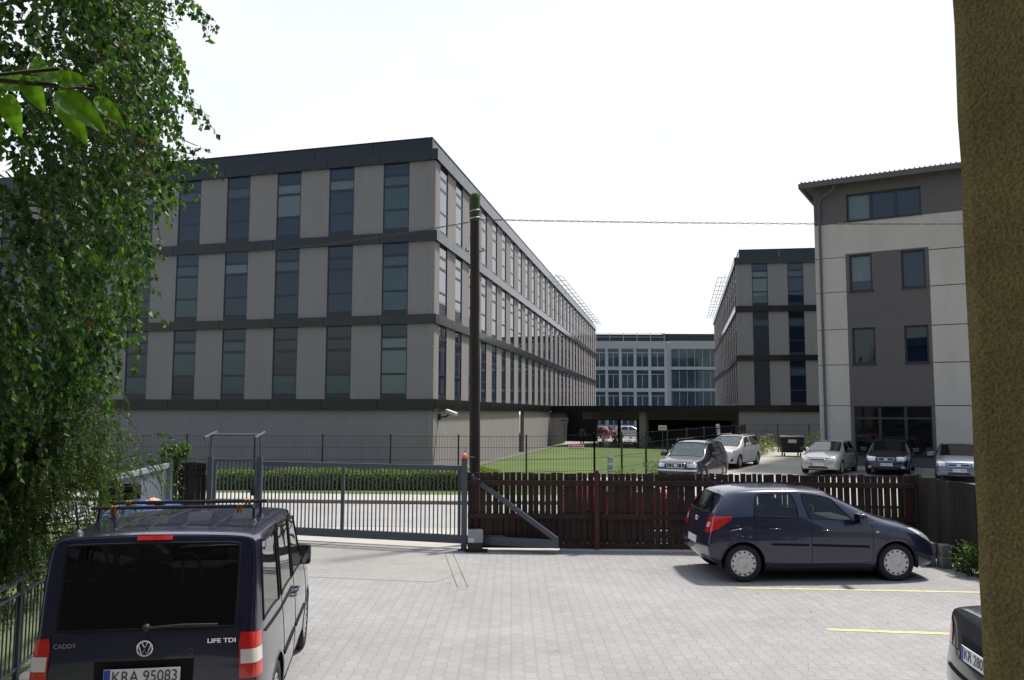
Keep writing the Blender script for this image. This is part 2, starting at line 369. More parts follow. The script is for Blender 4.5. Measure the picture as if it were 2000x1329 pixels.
# threshold kerb under the gate, street, pavement
kb = MB()
for a, b in (((-5.9, 17.62), (-1.35, 16.24)),):
    dv = Vector((b[0]-a[0], b[1]-a[1])).normalized(); nv = Vector((-dv.y, dv.x))
    kb.prism([a, b, (b[0]+nv.x*.3, b[1]+nv.y*.3), (a[0]+nv.x*.3, a[1]+nv.y*.3)], -.05, .012)
kb.prism([(-1.34, 16.26), (1.05, 16.20), (1.05, 16.62), (-1.34, 16.66)], -.05, .009)
tag(kb.build('gate_threshold', M['kerb']), kind='structure')
quad_sheet('entry_drive', [(-9.5, 17.95), (-.6, 16.5), (-.6, 20.0), (-9.5, 20.9)], -.012, M['walk'], 16, 8)
quad_sheet('street', [(-40, 21.2), (9, 19.3), (9, 24.2), (-40, 27.2)], -.008, M['road'], 60, 14)
quad_sheet('pavement', [(-40, 27.4), (2.5, 24.5), (2.5, 26.6), (-40, 29.6)], .06, M['walk'], 60, 6)
kb = MB()
for k in range(42):
    xa = -40+k; xb = xa+.985
    def yk(x): return 27.2+(24.35-27.2)*(x+40)/42.5
    kb.hexa([(xa, yk(xa), gz(xa, yk(xa))-.1), (xb, yk(xb), gz(xb, yk(xb))-.1), (xb, yk(xb)+.15, gz(xb, yk(xb))-.1), (xa, yk(xa)+.15, gz(xa, yk(xa))-.1)] +
            [(xa, yk(xa), gz(xa, yk(xa))+.09), (xb, yk(xb), gz(xb, yk(xb))+.09), (xb, yk(xb)+.15, gz(xb, yk(xb))+.09), (xa, yk(xa)+.15, gz(xa, yk(xa))+.09)])
tag(kb.build('street_kerb', M['kerbdark']), kind='structure')
quad_sheet('grass_verge', [(-40, 29.7), (2.5, 26.7), (3.3, 30.6), (-40, 33)], .03, M['lawn'], 50, 6)
quad_sheet('lawn', [(-30, 46.5), (3.4, 30.8), (12.8, 45.5), (4.6, 75.5)], .03, M['lawn'], 40, 60)
quad_sheet('lawn_corner', [(4.6, 75.5), (12.8, 45.5), (17.5, 62), (12, 69)], .031, M['lawn'], 20, 20)
quad_sheet('gravel_edge', [(-3.75, 38.9), (-2.9, 38.7), (4.4, 75.6), (3.6, 75.8)], .05, M['gravel'], 3, 50)
quad_sheet('lane', [(2.0, 24.6), (40, 23), (40, 42), (12.4, 42.5)], .02, M['lane'], 50, 40)
quad_sheet('lane_end', [(9.6, 36.5), (15.5, 34), (24, 60), (16, 60)], .028, M['lane'], 14, 40)
quad_sheet('parking_bays', [(13.6, 30.5), (30, 24.0), (34, 32), (15.6, 41.2)], .034, M['pave2'], 30, 20)
quad_sheet('passage_floor', [(4.5, 75.8), (18.3, 66.8), (40, 150), (12, 150)], .02, M['road'], 20, 50)
o = MB()
for dx in (0, .16): o.add([(-1.28+dx, 15.95, .0075), (-1.265+dx, 15.95, .0075), (-.825+dx, 12.95, .0075), (-.84+dx, 12.95, .0075)], [(0, 1, 2, 3)])
tag(o.build('drain_slot', M['kerbdark']), kind='structure')
yl = MB()
for a, b, w in (((3.5, 12.95), (7.9, 12.62), .09), ((3.95, 10.52), (7.6, 10.05), .10), ((4.2, 7.6), (8, 7.1), .10)):
    a = Vector((*a, 0)); b = Vector((*b, 0)); d = (b-a).normalized(); n_ = Vector((-d.y, d.x, 0))*w/2; N = 26
    rr = random.Random(3)
    vs = []
    for i in range(N+1):
        p = a.lerp(b, i/N); vs += [p-n_*rr.uniform(.85, 1.12), p+n_*rr.uniform(.85, 1.12)]
    yl.add([(v.x, v.y, .004) for v in vs], [(2*i, 2*i+2, 2*i+3, 2*i+1) for i in range(N)])
tag(yl.build('parking_markings', M['yellow']), kind='structure')

# ------------------------------------------------------------------ office buildings (A left, C right middle)
ZB = [(3.3, 6.9), (7.34, 10.9), (11.38, 14.86)]            # window storeys
BANDS = [(2.77, 3.3), (6.9, 7.34), (10.9, 11.38), (14.86, 15.4)]
ROWS = [(0, .15), (.19, .31), (.35, .65), (.68, .925)]
def office_window(F, s0, s1, z0, z1, parent, rr, blindp, full=True, into=None, glass=None):
    fm, gm, bm = into or (MB(), MB(), MB()); w = .055; H = z1-z0
    F.box(fm, s0, s0+w, z0, z1, -.2, -.02); F.box(fm, s1-w, s1, z0, z1, -.2, -.02)
    F.box(fm, s0+w, s1-w, z0, z0+H*.07, -.2, -.015)                      # sill panel
    F.box(fm, s0+w, s1-w, z1-H*.012, z1, -.2, -.025)
    tops = [1-a for a, b in ROWS]; bots = [1-b for a, b in ROWS]
    state = rr.random(); bl = [False]*4
    if state < blindp:
        k = rr.choice([(1,), (1,), (1, 2), (1,), (1, 2, 3), (1,), (3,)]); bl = [i in k for i in range(4)]
    mi = rr.choice([0, 1, 0])
    for i in range(4):
        za = z0+H*bots[i]; zb_ = z0+H*tops[i]
        if i == 0: zb_ = z1-H*.012
        if i < 3: F.box(fm, s0+w, s1-w, z0+H*tops[i+1], za, -.2, -.03)
        (F.box(bm, s0+w, s1-w, za, zb_, -.1, -.04, mi) if bl[i] else F.box(gm, s0+w, s1-w, za, zb_, -.1, -.045))
    if into: return
    fo = fm.build('window', M['wframe'], parent)
    if gm.v: gm.build('pane', glass or M['oglass'], fo)
    if bm.v: bm.build('blind', [M['blind'], M['blind2']], fo)
    return fo
def office_facade(F, length, start, bay, ww, nb, parent, wall, band, rr, blindp, maxw, far=None, glass=None, zlow=None, lintel=None):
    for z0, z1 in ZB:
        s = -.0
        for k in range(nb):
            a = start+k*bay
            F.box(wall, s, a, z0, z1, -.3, 0); s = a+ww
            if far and k >= maxw: office_window(F, a, a+ww, z0, z1, parent, rr, blindp, into=far)
            else: office_window(F, a, a+ww, z0, z1, parent, rr, blindp, glass=glass)
        F.box(wall, s, length, z0, z1, -.3, 0)
    for i, (z0, z1) in enumerate(BANDS):
        k = 0; s = -.12
        while s < length:
            e = min(length+.02, s+bay-.02)
            F.box(band, s, e, z0, z1, -.3, .14); s += bay
        F.box(band, 0, length, z0+.02, z1-.02, -.3, .10)
def building(name, label, O, d1, n1, L1, a1, d2, n2, L2, a2, cat='office building', base2=None):
    b = thing(name, label, cat, (0, 0, 0)); rr = random.Random(11 if name[0] == 'o' else 5)
    F1 = Frame(O, d1, n1); F2 = Frame(O, d2, n2); wall = MB(); band = MB(); par = MB(); far = (MB(), MB(), MB())
    office_facade(F1, L1, a1[0], a1[1], a1[2], a1[3], b, wall, band, rr, .48, 99)
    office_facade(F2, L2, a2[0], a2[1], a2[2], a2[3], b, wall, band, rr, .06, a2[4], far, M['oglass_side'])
    if far[0].v:
        o = far[0].build('window', M['wframe'], b); o['kind'] = 'stuff'
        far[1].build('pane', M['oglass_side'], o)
        if far[2].v: far[2].build('blind', [M['blind'], M['blind2']], o)
    # ground floor
    F1.box(wall, 0, L1, -1, 2.77, -.3, -.02)
    for s0, s1 in (base2 or [(0, L2)]): F2.box(wall, s0, s1, -1, 2.77, -.3, -.02)
    # set-back attic parapet
    for F, Ln in ((F1, L1), (F2, L2)):
        s = .3
        while s < Ln: F.box(par, s, min(Ln, s+3.2), 15.4, 16.08, -.5, -.3); s += 3.22
        F.box(par, .3, Ln, 16.08, 16.13, -.56, -.26)
    wall.build('wall', M['render'], b); band.build('facade_band', M['clad'], b); par.build('parapet', M['clad'], b)
    # core: floors and dark rooms behind the glass, flat roof
    co = MB(); k = .32
    c0 = F1.O+F1.d*k-F1.n*k*1.0
    P0 = F1.O-F1.n*.31-F2.n*.31; P1 = P0+F1.d*(L1-.5); P2 = P1+F2.d*(L2-.5); P3 = P0+F2.d*(L2-.5)
    co.prism([(P0.x, P0.y), (P1.x, P1.y), (P2.x, P2.y), (P3.x, P3.y)][::(1 if (P1-P0).cross(P3-P0).z > 0 else -1)], 2.80, 15.42)
    co.build('core', M['darkin'], b)
    return b, F1, F2
bA, FA1, FA2 = building('office_building', 'long grey office building with dark bands and window strips, left of the pole', (-3.72, 38.8),
    (-.9616, .2742), (-.2742, -.9616), 42, (1.36, 2.965, 1.38, 13), (.1913, .9815), (.9815, -.1913), 84.6, (.85, 3.0, 1.42, 28, 17),
    base2=[(0, 22.4), (24.4, 38.3)])
o = MB(); FA2.box(o, 22.4, 24.4, -1, 2.77, -.6, -.45); FA2.box(o, 22.45, 22.6, -1, 2.77, -.45, -.2); o.build('service_door', M['clad'], bA)
bC, FC1, FC2 = building('far_office_building', 'grey office building with dark bands, partly behind the beige and brown house', (18.4, 66.6),
    (.9895, -.1448), (-.1448, -.9895), 16, (1.25, 2.8, 1.25, 5), (.2032, .979), (-.979, .2032), 48, (1.0, 2.9, 1.3, 16, 99))
bC.name = 'office_building'
# roof railings on both
def roof_rail(F, s0, s1, st, side, parent, out=.9):
    r = MB(); s = s0; ps = []
    while s <= s1:
        r.tube([F.p(s, -.2, 15.4), F.p(s, .2, 15.75), F.p(s, out, 15.75)], .035, 5); s += st
    for d, z in ((out, 15.75), (out*.55, 15.75), (.2, 15.95)):
        r.tube([F.p(s0, d, z), F.p(s1, d, z)], .03, 5)
    r.build('roof_rail', M['steel'], parent)
roof_rail(FA2, 40, 84, 2.9, 1, bA); roof_rail(FC2, 12, 47, 2.9, 1, bC, .95)

# passage canopy between the two
pa = thing('passage_canopy', 'dark low canopy over the passage between the two grey office buildings', 'canopy', (3.6, 76, 0))
Pc0 = Vector((3.7, 76.0, 0)); Pc1 = Vector((18.4, 66.75, 0)); dcn = (Pc1-Pc0).normalized(); nrm = Vector((dcn.y, -dcn.x, 0))
if nrm.y > 0: nrm = -nrm
FP = Frame((Pc0.x, Pc0.y), (dcn.x, dcn.y), (nrm.x, nrm.y)); LP = (Pc1-Pc0).length
def child_frame(mb, name, m, parent):       # geometry is given in world coordinates
    o = mb.build(name, m, parent); o.matrix_parent_inverse = Matrix.Translation(-parent.location); return o
o = MB(); s = 0
while s < LP: FP.box(o, s, min(LP, s+2.97), 2.72, 3.28, -.4, .1); s += 2.99
FP.box(o, 0, LP, 3.0, 3.22, -16, -.4)
child_frame(o, 'fascia_band', M['clad'], pa)
o = MB(); FP.box(o, .1, LP-.1, 2.0, 2.74, -6.2, -6.0); child_frame(o, 'lintel', M['render'], pa)
o = MB()
for s in (8.42,): FP.box(o, s, s+.62, -1, 2.74, -1.2, -.6)
child_frame(o, 'pillar', M['render'], pa)
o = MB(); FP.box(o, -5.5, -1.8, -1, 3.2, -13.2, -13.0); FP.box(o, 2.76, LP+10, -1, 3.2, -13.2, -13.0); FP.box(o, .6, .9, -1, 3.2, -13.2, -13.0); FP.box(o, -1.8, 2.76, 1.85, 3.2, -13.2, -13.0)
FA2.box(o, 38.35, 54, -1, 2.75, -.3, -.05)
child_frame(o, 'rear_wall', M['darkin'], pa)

# far white building
bB = thing('office_building', 'far white office building with glass bays between the two grey buildings', 'office building', (26, 150, 0))
FB = Frame((0, 150), (1, 0), (0, -1))
ww_, gl_, wf_ = MB(), MB(), None
def B_(mb, *a, mi=0): FB.box(mb, *a, mi)
for z0, z1 in ((14.35, 15.75), (10.4, 11.05), (6.45, 7.1), (2.6, 3.7), (-1, 0.4)): B_(ww_, 12, 28.4, z0, z1, -.3, .0)
for z0, z1 in ((14.45, 15.95), (10.6, 11.15), (6.6, 7.15), (2.8, 3.7), (-1, 0.4)): B_(ww_, 29.4, 50, z0, z1, -1.8, -1.5)
for x in (12, 14.5, 17.1, 19.6, 22.3, 25.0, 27.95): B_(ww_, x, x+.5, -1, 14.35, -.3, -.02)
B_(ww_, 28.45, 28.5, -1, 15.7, -1.9, .0); B_(ww_, 28.4, 29.4, -1, 15.7, -1.9, -1.52)
child_frame(ww_, 'wall', M['white'], bB)
for z0, z1 in ((.4, 2.6), (3.7, 6.45), (7.1, 10.4), (11.05, 14.35)):
    for x0, x1 in ((12.5, 14.5), (15, 17.1), (17.6, 19.6), (20.1, 22.3), (22.8, 25), (25.5, 27.95)):
        f = MB(); g = MB(); xm = (x0+x1)/2
        B_(f, xm-.05, xm+.05, z0, z1-.75, -.25, -.12); B_(f, x0, x1, z1-.8, z1-.7, -.25, -.12); B_(f, x0, x0+.06, z0, z1-.8, -.25, -.12)
        B_(g, x0, x1, z0, z1, -.3, -.22)
        fo = child_frame(f, 'window', M['steel'], bB); go = g.build('pane', M['oglass_far'], fo); go.matrix_parent_inverse = Matrix.Identity(4)
    x = 29.5
    for x0, x1 in ((29.5, 38.5), (38.6, 49)):
        f = MB(); g = MB(); q = x0
        while q < x1: B_(f, q, q+.07, z0, z1, -1.75, -1.6); q += 1.45
        B_(g, x0, x1, z0, z1+.1, -1.8, -1.7)
        fo = child_frame(f, 'window', M['steel'], bB); g.build('pane', M['oglass_far'], fo)
o = MB(); B_(o, 12, 28.0, 15.75, 17.1, -3, -1.2); B_(o, 28, 52, 15.95, 17.3, -4, -2); child_frame(o, 'roof_screen', M['clad'], bB)
o = MB()
for x in rng(13, 28, 2.5): o.bar(FB.p(x, -.1, 15.7), FB.p(x, -.1, 17.2), .09)
for z in (16.5, 17.2): o.bar(FB.p(12, -.1, z), FB.p(28.2, -.1, z), .07)
child_frame(o, 'roof_rail', M['steel'], bB)
o = MB(); B_(o, 12, 50, -1, 15.6, -12, -3); child_frame(o, 'core', M['darkin'], bB)

# ------------------------------------------------------------------ beige and brown house on the right
bD = thing('office_house', 'beige and brown rendered house with tiled roof, behind the parked cars on the right', 'building', (15.54, 41.5, 0))
dD = (.8625, -.5060); nD = (-.5060, -.8625); FD = Frame((15.54, 41.5), dD, nD); LD = 17
wl, br_, gv, eave = MB(), MB(), MB(), MB()
# wall with openings: list of strips. openings: s0,s1,z0,z1
OPEN = [(1.57, 4.96, 12.32, 13.72, 3), (1.62, 2.67, 8.75, 10.6, 1), (3.98, 5.03, 8.75, 10.6, 1), (1.64, 2.71, 5.1, 6.92, 1), (4.0, 5.05, 5.1, 6.92, 1), (1.62, 5.06, .7, 3.05, 4)]
def dmat(s, z):
    if z > 12.27: return 1
    if 1.45 < s < 5.2 and z < 10.68: return 1
    if z < .55: return 2
    return 0
for off in (0, 7.4):
    ss = sorted(set([0 if off == 0 else 7.0, 1.45+off, 5.2+off, 7.0 if off == 0 else 17]+[v+off for o_ in OPEN for v in o_[:2]]))
    zz = sorted(set([-.5, .55, 10.68, 12.27, 14.4]+[v for o_ in OPEN for v in o_[2:4]]))
    for a, b_ in zip(ss, ss[1:]):
        for c, d_ in zip(zz, zz[1:]):
            sm, zm = (a+b_)/2-off, (c+d_)/2
            if any(q[0] < sm < q[1] and q[2] < zm < q[3] for q in OPEN): continue
            k = dmat(sm, zm); FD.box([wl, br_, br_][k], a, b_, c, d_, -.3, 0 if k == 0 else -.004)
    for j in (10.53, 8.77, 6.88, 5.1, 3.06):
        FD.box(gv, off if off == 0 else 7.0, 1.45+off, j-.015, j+.015, -.01, .003); FD.box(gv, 5.2+off, 7.0 if off == 0 else 14, j-.02, j+.02, -.01, .003)
sd_ = MB()
child_frame(wl, 'wall', M['beige'], bD); o = child_frame(br_, 'wall_panel', M['brownr'], bD); child_frame(gv, 'render_groove', M['groove'], bD)
rD = random.Random(4)
for off in (0, 7.4):
    for s0, s1, z0, z1, n in OPEN:
        f = MB(); g = MB(); bl = MB(); s0 += off; s1 += off
        F = FD; fr = .09 if n != 4 else .06; dd = -.16
        F.box(f, s0, s1, z0, z0+fr, -.25, dd+.02); F.box(f, s0, s1, z1-fr, z1, -.25, dd+.02)
        F.box(f, s0, s0+fr, z0+fr, z1-fr, -.25, dd+.02); F.box(f, s1-fr, s1, z0+fr, z1-fr, -.25, dd+.02)
        nn = {1: 1, 3: 3, 4: 3}[n]
        for k in range(1, nn): x = s0+(s1-s0)*k/nn; F.box(f, x-.07, x+.07, z0+fr, z1-fr, -.25, dd+.01)
        if n == 4: F.box(f, s0+fr, s1-fr, 2.4, 2.5, -.25, dd+.015)
        if n != 4: F.box(f, s0-.05, s1+.05, z0-.05, z0, -.1, .05)
        else: F.box(f, s0-.05, s1+.05, z0-.06, z0, -.1, .05)
        for k in range(nn):
            a = s0+(s1-s0)*k/nn+fr*.8; b_ = s0+(s1-s0)*(k+1)/nn-fr*.8
            if n == 3 and k == 0: F.box(bl, a, b_, z0+fr, z1-fr, -.24, -.2)
            elif n == 1 and z0 > 8 and s0-off < 2: F.box(bl, a, b_, z0+fr+.45, z1-fr, -.24, -.2); F.box(g, a, b_, z0+fr, z0+fr+.45, -.24, -.2)
            else: F.box(g, a, b_, z0+fr, z1-fr, -.24, -.2)
        fo = child_frame(f, 'window' if n != 4 else 'shop_window', M['wframe'], bD)
        g.build('pane', M['oglass'] if n != 4 else M['shopglass'], fo)
        if bl.v: bl.build('blind', M['blind2'], fo)
co = MB(); FD.box(co, .31, LD, -.5, 14.3, -12, -.31); co2 = child_frame(co, 'core', M['darkin'], bD)
co = MB(); FD.box(co, 0, .3, -.5, 14.4, -12, -.3); child_frame(co, 'side_wall', M['beige'], bD)
# eaves and roof: hipped
ev = MB(); FD.box(ev, -.62, LD+.6, 14.18, 14.42, .45, .62); FD.box(ev, -.62, -.45, 14.18, 14.42, -12.5, .45); FD.box(ev, -.45, LD, 14.30, 14.36, -12, .45)
child_frame(ev, 'eave', M['fascia'], bD)
rf = MB(); n_ = int(LD/.22)
for k in range(n_+1):
    s = -.5+k*.22; t = min(1, k*.22/6.0); zt = 14.46+.9*t; dt = .55-6.2*t
    rf.tube([FD.p(s, .66, 14.47), FD.p(s, dt, zt)] if k else [FD.p(s, .66, 14.47), FD.p(s+.1, .3, 14.5)], .03, 6)
rf.add([FD.p(-.5, .6, 14.45), FD.p(LD, .6, 14.45), FD.p(LD, -5.6, 15.35), FD.p(5.5, -5.6, 15.35), FD.p(-.5, -12.4, 14.45)], [(0, 1, 2, 3), (0, 3, 4)])
child_frame(rf, 'roof', M['tile'], bD)
dp = MB(); dp.tube([FD.p(1.1, .45, 14.2), FD.p(1.05, .42, 14.0), FD.p(.35, .1, 13.6), FD.p(.28, .09, 13.3), FD.p(.28, .09, .4)], .06, 8)
child_frame(dp, 'drainpipe', M['anthra'], bD)
# lamp on the wall top eave dentils

# ------------------------------------------------------------------ gate, fences, pole
def wpt(a, b, t): return (a[0]+(b[0]-a[0])*t, a[1]+(b[1]-a[1])*t)
GA, GB = Vector((-5.42, 17.80, 0)), Vector((-1.02, 16.50, 0)); gd = (GB-GA).normalized()
gate = thing('sliding_gate', 'long grey steel sliding gate with vertical bars, closed across the driveway', 'gate', GA)
def gp(t, z, off=0): return GA+gd*t+Vector((-gd.y, gd.x, 0))*off+Vector((0, 0, z))
GL_ = (GB-GA).length
o = MB(); o.bar(gp(0, 1.585), gp(GL_+.05, 1.585), .07, .09); o.bar(gp(0, .19), gp(GL_+2.0, .19), .08, .16)
o.bar(gp(.04, .27), gp(.04, 1.54), .06); o.bar(gp(GL_*.435, .27), gp(GL_*.435, 1.54), .07); o.bar(gp(GL_-.02, .27), gp(GL_-.02, 1.54), .06)
child_frame(o, 'frame', M['anthra'], gate)
o = MB(); t = .13
while t < GL_-.06:
    if abs(t-GL_*.435) > .06: o.bar(gp(t, .27), gp(t, 1.54), .024)
    t += .0905
child_frame(o, 'bar_panel', M['anthra'], gate)
o = MB(); o.bar(gp(GL_+.03, 1.56), gp(GL_+1.97, .27), .07, .09); o.bar(gp(GL_+.25, .285), gp(GL_+.95, .285), .03, .02); child_frame(o, 'brace', M['anthra'], gate)
gpst = thing('gate_post', 'grey steel gate post with a small orange warning lamp on top', 'post', (-.93, 16.33, 0))
o = MB(); o.box((-.055, -.055, 0), (.055, .055, 1.78)); o.box((-.11, -.11, 0), (.11, .11, .02)); o.build('post', M['anthra'], gpst)
o = MB(); o.lathe([(0, 1.78), (.05, 1.78), (.055, 1.81), (.045, 1.86), (.02, 1.885), (0, 1.89)], 12); o.build('warning_lamp', M['orange'], gpst)
o = MB(); o.tube([(0, 0, 1.87), (0.02, 0, 1.98)], .006, 5); o.tube([(.05, 0, 1.82), (.2, .03, 1.80)], .008, 5); o.build('antenna', M['blackpl'], gpst)
mo = thing('gate_motor', 'grey gate motor box on a black base beside the gate post', 'gate motor', (-.70, 16.22, 0))
o = MB(); o.box((-.14, -.11, 0.03), (.14, .11, .17)); o.box((-.2, -.14, 0), (.24, .14, .03)); o.build('base', M['blackpl'], mo)
def bevel(o, w=.015, seg=3):
    bm = bmesh.new(); bm.from_mesh(o.data); bmesh.ops.remove_doubles(bm, verts=bm.verts, dist=1e-5)
    bmesh.ops.bevel(bm, geom=[e for e in bm.edges if len(e.link_faces) == 2 and e.calc_face_angle(0) > .5], offset=w, segments=seg, affect='EDGES', profile=.5)
    for f in bm.faces: f.smooth = True
    bm.to_mesh(o.data); bm.free(); return o
M['motorgrey'] = mat('motor grey', (.30, .31, .32), .5, var=.1)
o = MB(); o.box((-.15, -.12, .17), (.15, .12, .42)); bevel(o.build('cover', M['motorgrey'], mo), .03)
o = MB(); o.box((-.13, -.124, .19), (-.02, -.121, .27)); o.build('label_plate', M['signw'], mo)

pg = thing('pedestrian_gate', 'narrow grey steel pedestrian gate left of the sliding gate, under a portal frame', 'gate', (-6.2, 17.3, 0))
o = MB(); y = 0
for x in (0, .86): o.bar((x, 0, .1), (x, 0, 1.70), .06)
for z in (.13, 1.68): o.bar((.03, 0, z), (.83, 0, z), .05)
o.build('frame', M['anthra'], pg)
o = MB()
for k in range(9): o.bar((.1+.0825*k, 0, .15), (.1+.0825*k, 0, 1.66), .022)
o.build('bar_panel', M['anthra'], pg)
o = MB(); o.box((.77, -.05, .95), (.85, .05, 1.12)); o.tube([(.8, -.06, 1.04), (.8, -.1, 1.04), (.70, -.1, 1.04)], .011, 6); o.build('lock', M['blackpl'], pg)
pf = thing('portal_frame', 'thin grey steel portal with short roof arms standing over the pedestrian gate', 'portal frame', (-6.32, 17.35, 0))
o = MB()
for x in (0, 1.04): o.box((x-.05, -.04, 0), (x+.05, .04, 1.75))
for x in (0, 1.04): o.tube([(x, 0, 1.75), (x, 0, 2.18)], .028, 8)
o.build('post', M['anthra'], pf)
o = MB(); o.tube([(-.02, 0, 2.2), (1.06, 0, 2.2)], .03, 8); o.build('top_bar', M['anthra'], pf)
for x in (0, 1.04):
    o = MB(); o.tube([(x-.06, .45, 2.25), (x+.05, -.55, 2.16)], .028, 8); o.build('arm', M['anthra'], pf)

rw = random.Random(21)
def picket_fence(name, label, pts, top, bot, pitch, gap, mats_, rails, posts, low_boards=None, rail_off=-.03, jag=.012, cat='fence'):
    f = thing(name, label, cat, (pts[0][0], pts[0][1], 0)); o = MB(); r_ = MB(); b_ = MB()
    for a, b in zip(pts, pts[1:]):
        a = Vector((*a, 0)); b = Vector((*b, 0)); d = (b-a).normalized(); n = Vector((d.y, -d.x, 0)); Ln = (b-a).length; t = 0
        while t < Ln:
            w = pitch*rw.uniform(.88, 1.12); g = gap*rw.uniform(.25, 1.9); tp = top+rw.uniform(-jag, jag); ln = rw.uniform(-.006, .006); th = rw.uniform(.016, .022)
            p0 = a+d*t; p1 = a+d*min(t+w-g, Ln)
            o.hexa([p0+Vector((0, 0, bot)), p1+Vector((0, 0, bot)), p1-n*th+Vector((0, 0, bot)), p0-n*th+Vector((0, 0, bot)),
                    p0+d*ln+Vector((0, 0, tp)), p1+d*ln+Vector((0, 0, tp+rw.uniform(-.006, .006))), p1+d*ln-n*th+Vector((0, 0, tp)), p0+d*ln-n*th+Vector((0, 0, tp))])
            t += w
        for z, h, m in rails:
            r_.bar(a+n*(-rail_off)+Vector((0, 0, z)), b+n*(-rail_off)+Vector((0, 0, z)), .045, h)
        if low_boards:
            t = .02; L2 = Ln*low_boards[2]
            while t < L2:
                p0 = a+d*t-n*.03; p1 = a+d*(t+.118)-n*.03
                b_.hexa([p+Vector((0, 0, low_boards[0])) for p in (p0, p1, p1-n*.015, p0-n*.015)]+[p+Vector((0, 0, low_boards[1])) for p in (p0, p1, p1-n*.015, p0-n*.015)])
                t += .119
    child_frame(o, 'picket_panel', mats_[0], f); child_frame(r_, 'rail', mats_[0], f)
    if b_.v: child_frame(b_, 'lower_boards', mats_[0], f)
    for x, y, w, h, m in posts:
        q = MB(); q.box((x-w/2, y-w/2, 0), (x+w/2, y+w/2, h)); q.tube([(x, y, h), (x, y, h+.02)], w*.35, 8)
        child_frame(q, 'post', m, f)
    return f
picket_fence('picket_fence', 'long dark brown wooden picket fence with three rails, behind the dark blue hatchback', [(-.86, 16.40), (3.5, 16.26), (7.74, 15.92)],
    1.50, .10, .119, .0145, [M['wood']], [(1.31, .10, 0), (.665, .10, 0), (.10, .10, 0)], [(1.66, 16.20, .09, 1.55, M['redpost']), (5.0, 16.25, .07, 1.45, M['wood']), (7.62, 15.98, .1, 1.5, M['redpost'])], (.16, .64, .78))
picket_fence('plank_fence', 'weathered brown plank fence turning towards the camera at the right', [(7.78, 15.86), (8.25, 12.0), (10.2, 11.4)], 1.48, .03, .135, .004, [M['wood2']], [], [(7.8, 15.9, .1, 1.52, M['wood2'])], None, jag=.022)
picket_fence('picket_fence', 'short dark brown wooden fence panel left of the pedestrian gate', [(-7.55, 17.55), (-6.42, 17.42)], 1.62, .03, .13, .012, [M['wood2']], [(1.4, .09, 0), (.4, .09, 0)], [(-7.3, 17.35, .08, 1.7, M['anthra'])])
picket_fence('picket_fence', 'very dark wooden screen of planks under the hanging branches on the left', [(-6.5, 13.05), (-5.80, 12.95)], 1.56, .03, .14, .002, [mat('dark screen wood', (.012, .008, .006), .8, var=.4, vscale=6, island=.4)], [(1.5, .06, 0)], [])
kb = MB(); kb.hexa([Vector(p) for p in ((.95, 16.12, -.05), (7.7, 15.72, -.05), (7.7, 15.98, -.05), (.95, 16.42, -.05), (.95, 16.12, .045), (7.7, 15.72, .05), (7.7, 15.98, .05), (.95, 16.42, .045))])
tag(kb.build('fence_kerb', M['kerb']), kind='structure')
# corrugated metal boundary fence on the left
mf = thing('metal_fence', 'grey corrugated sheet metal fence with a pale cap, left behind the van', 'fence', (-6.5, 13.4, 0))
o = MB(); a = Vector((-6.5, 13.4, 0)); b = Vector((-7.02, 16.9, 0)); n = 70; vs = []
for i in range(n+1):
    p = a.lerp(b, i/n)+Vector((.018 if (i//2) % 2 else -.004, 0, 0)); vs += [p, p+Vector((0, 0, 1.56))]
o.add(vs, [(2*i, 2*i+2, 2*i+3, 2*i+1) for i in range(n)]); M['sheet'] = mat('grey sheet metal', (.16, .18, .215), .5, metal=.2)
child_frame(o, 'sheet', M['sheet'], mf)
o = MB(); o.bar(a+Vector((.02, 0, 1.6)), b+Vector((.02, 0, 1.6)), .07, .09); o.bar(b+Vector((.05, 0, 0)), b+Vector((.05, 0, 1.66)), .08); child_frame(o, 'cap', mat('pale cap', (.24, .26, .30), .5), mf)

# steel railing on the left edge of the lot
ra = thing('railing', 'grey steel railing with vertical bars along the left edge of the lot beside the van', 'railing', (-4.2, 5.0, 0))
A = Vector((-3.98, 4.0, 0)); B = Vector((-5.62, 11.4, 0)); rdv = (B-A).normalized(); RL = (B-A).length
o = MB(); o.tube([A+Vector((0, 0, 1.0)), B+Vector((0, 0, 1.0))], .024, 8); child_frame(o, 'handrail', M['anthra'], ra)
o = MB(); o.bar(A+Vector((0, 0, .86)), B+Vector((0, 0, .86)), .025, .03); o.bar(A+Vector((0, 0, .12)), B+Vector((0, 0, .12)), .025, .03); child_frame(o, 'rail', M['anthra'], ra)
o = MB(); t = .1
while t < RL: o.bar(A+rdv*t+Vector((0, 0, .13)), A+rdv*t+Vector((0, 0, .85)), .012); t += .105
child_frame(o, 'bar_panel', M['anthra'], ra)
for t in (.9, 2.75, 4.6, 6.45):
    o = MB(); p = A+rdv*t; o.bar(p, p+Vector((0, 0, .985)), .045); child_frame(o, 'post', M['anthra'], ra)

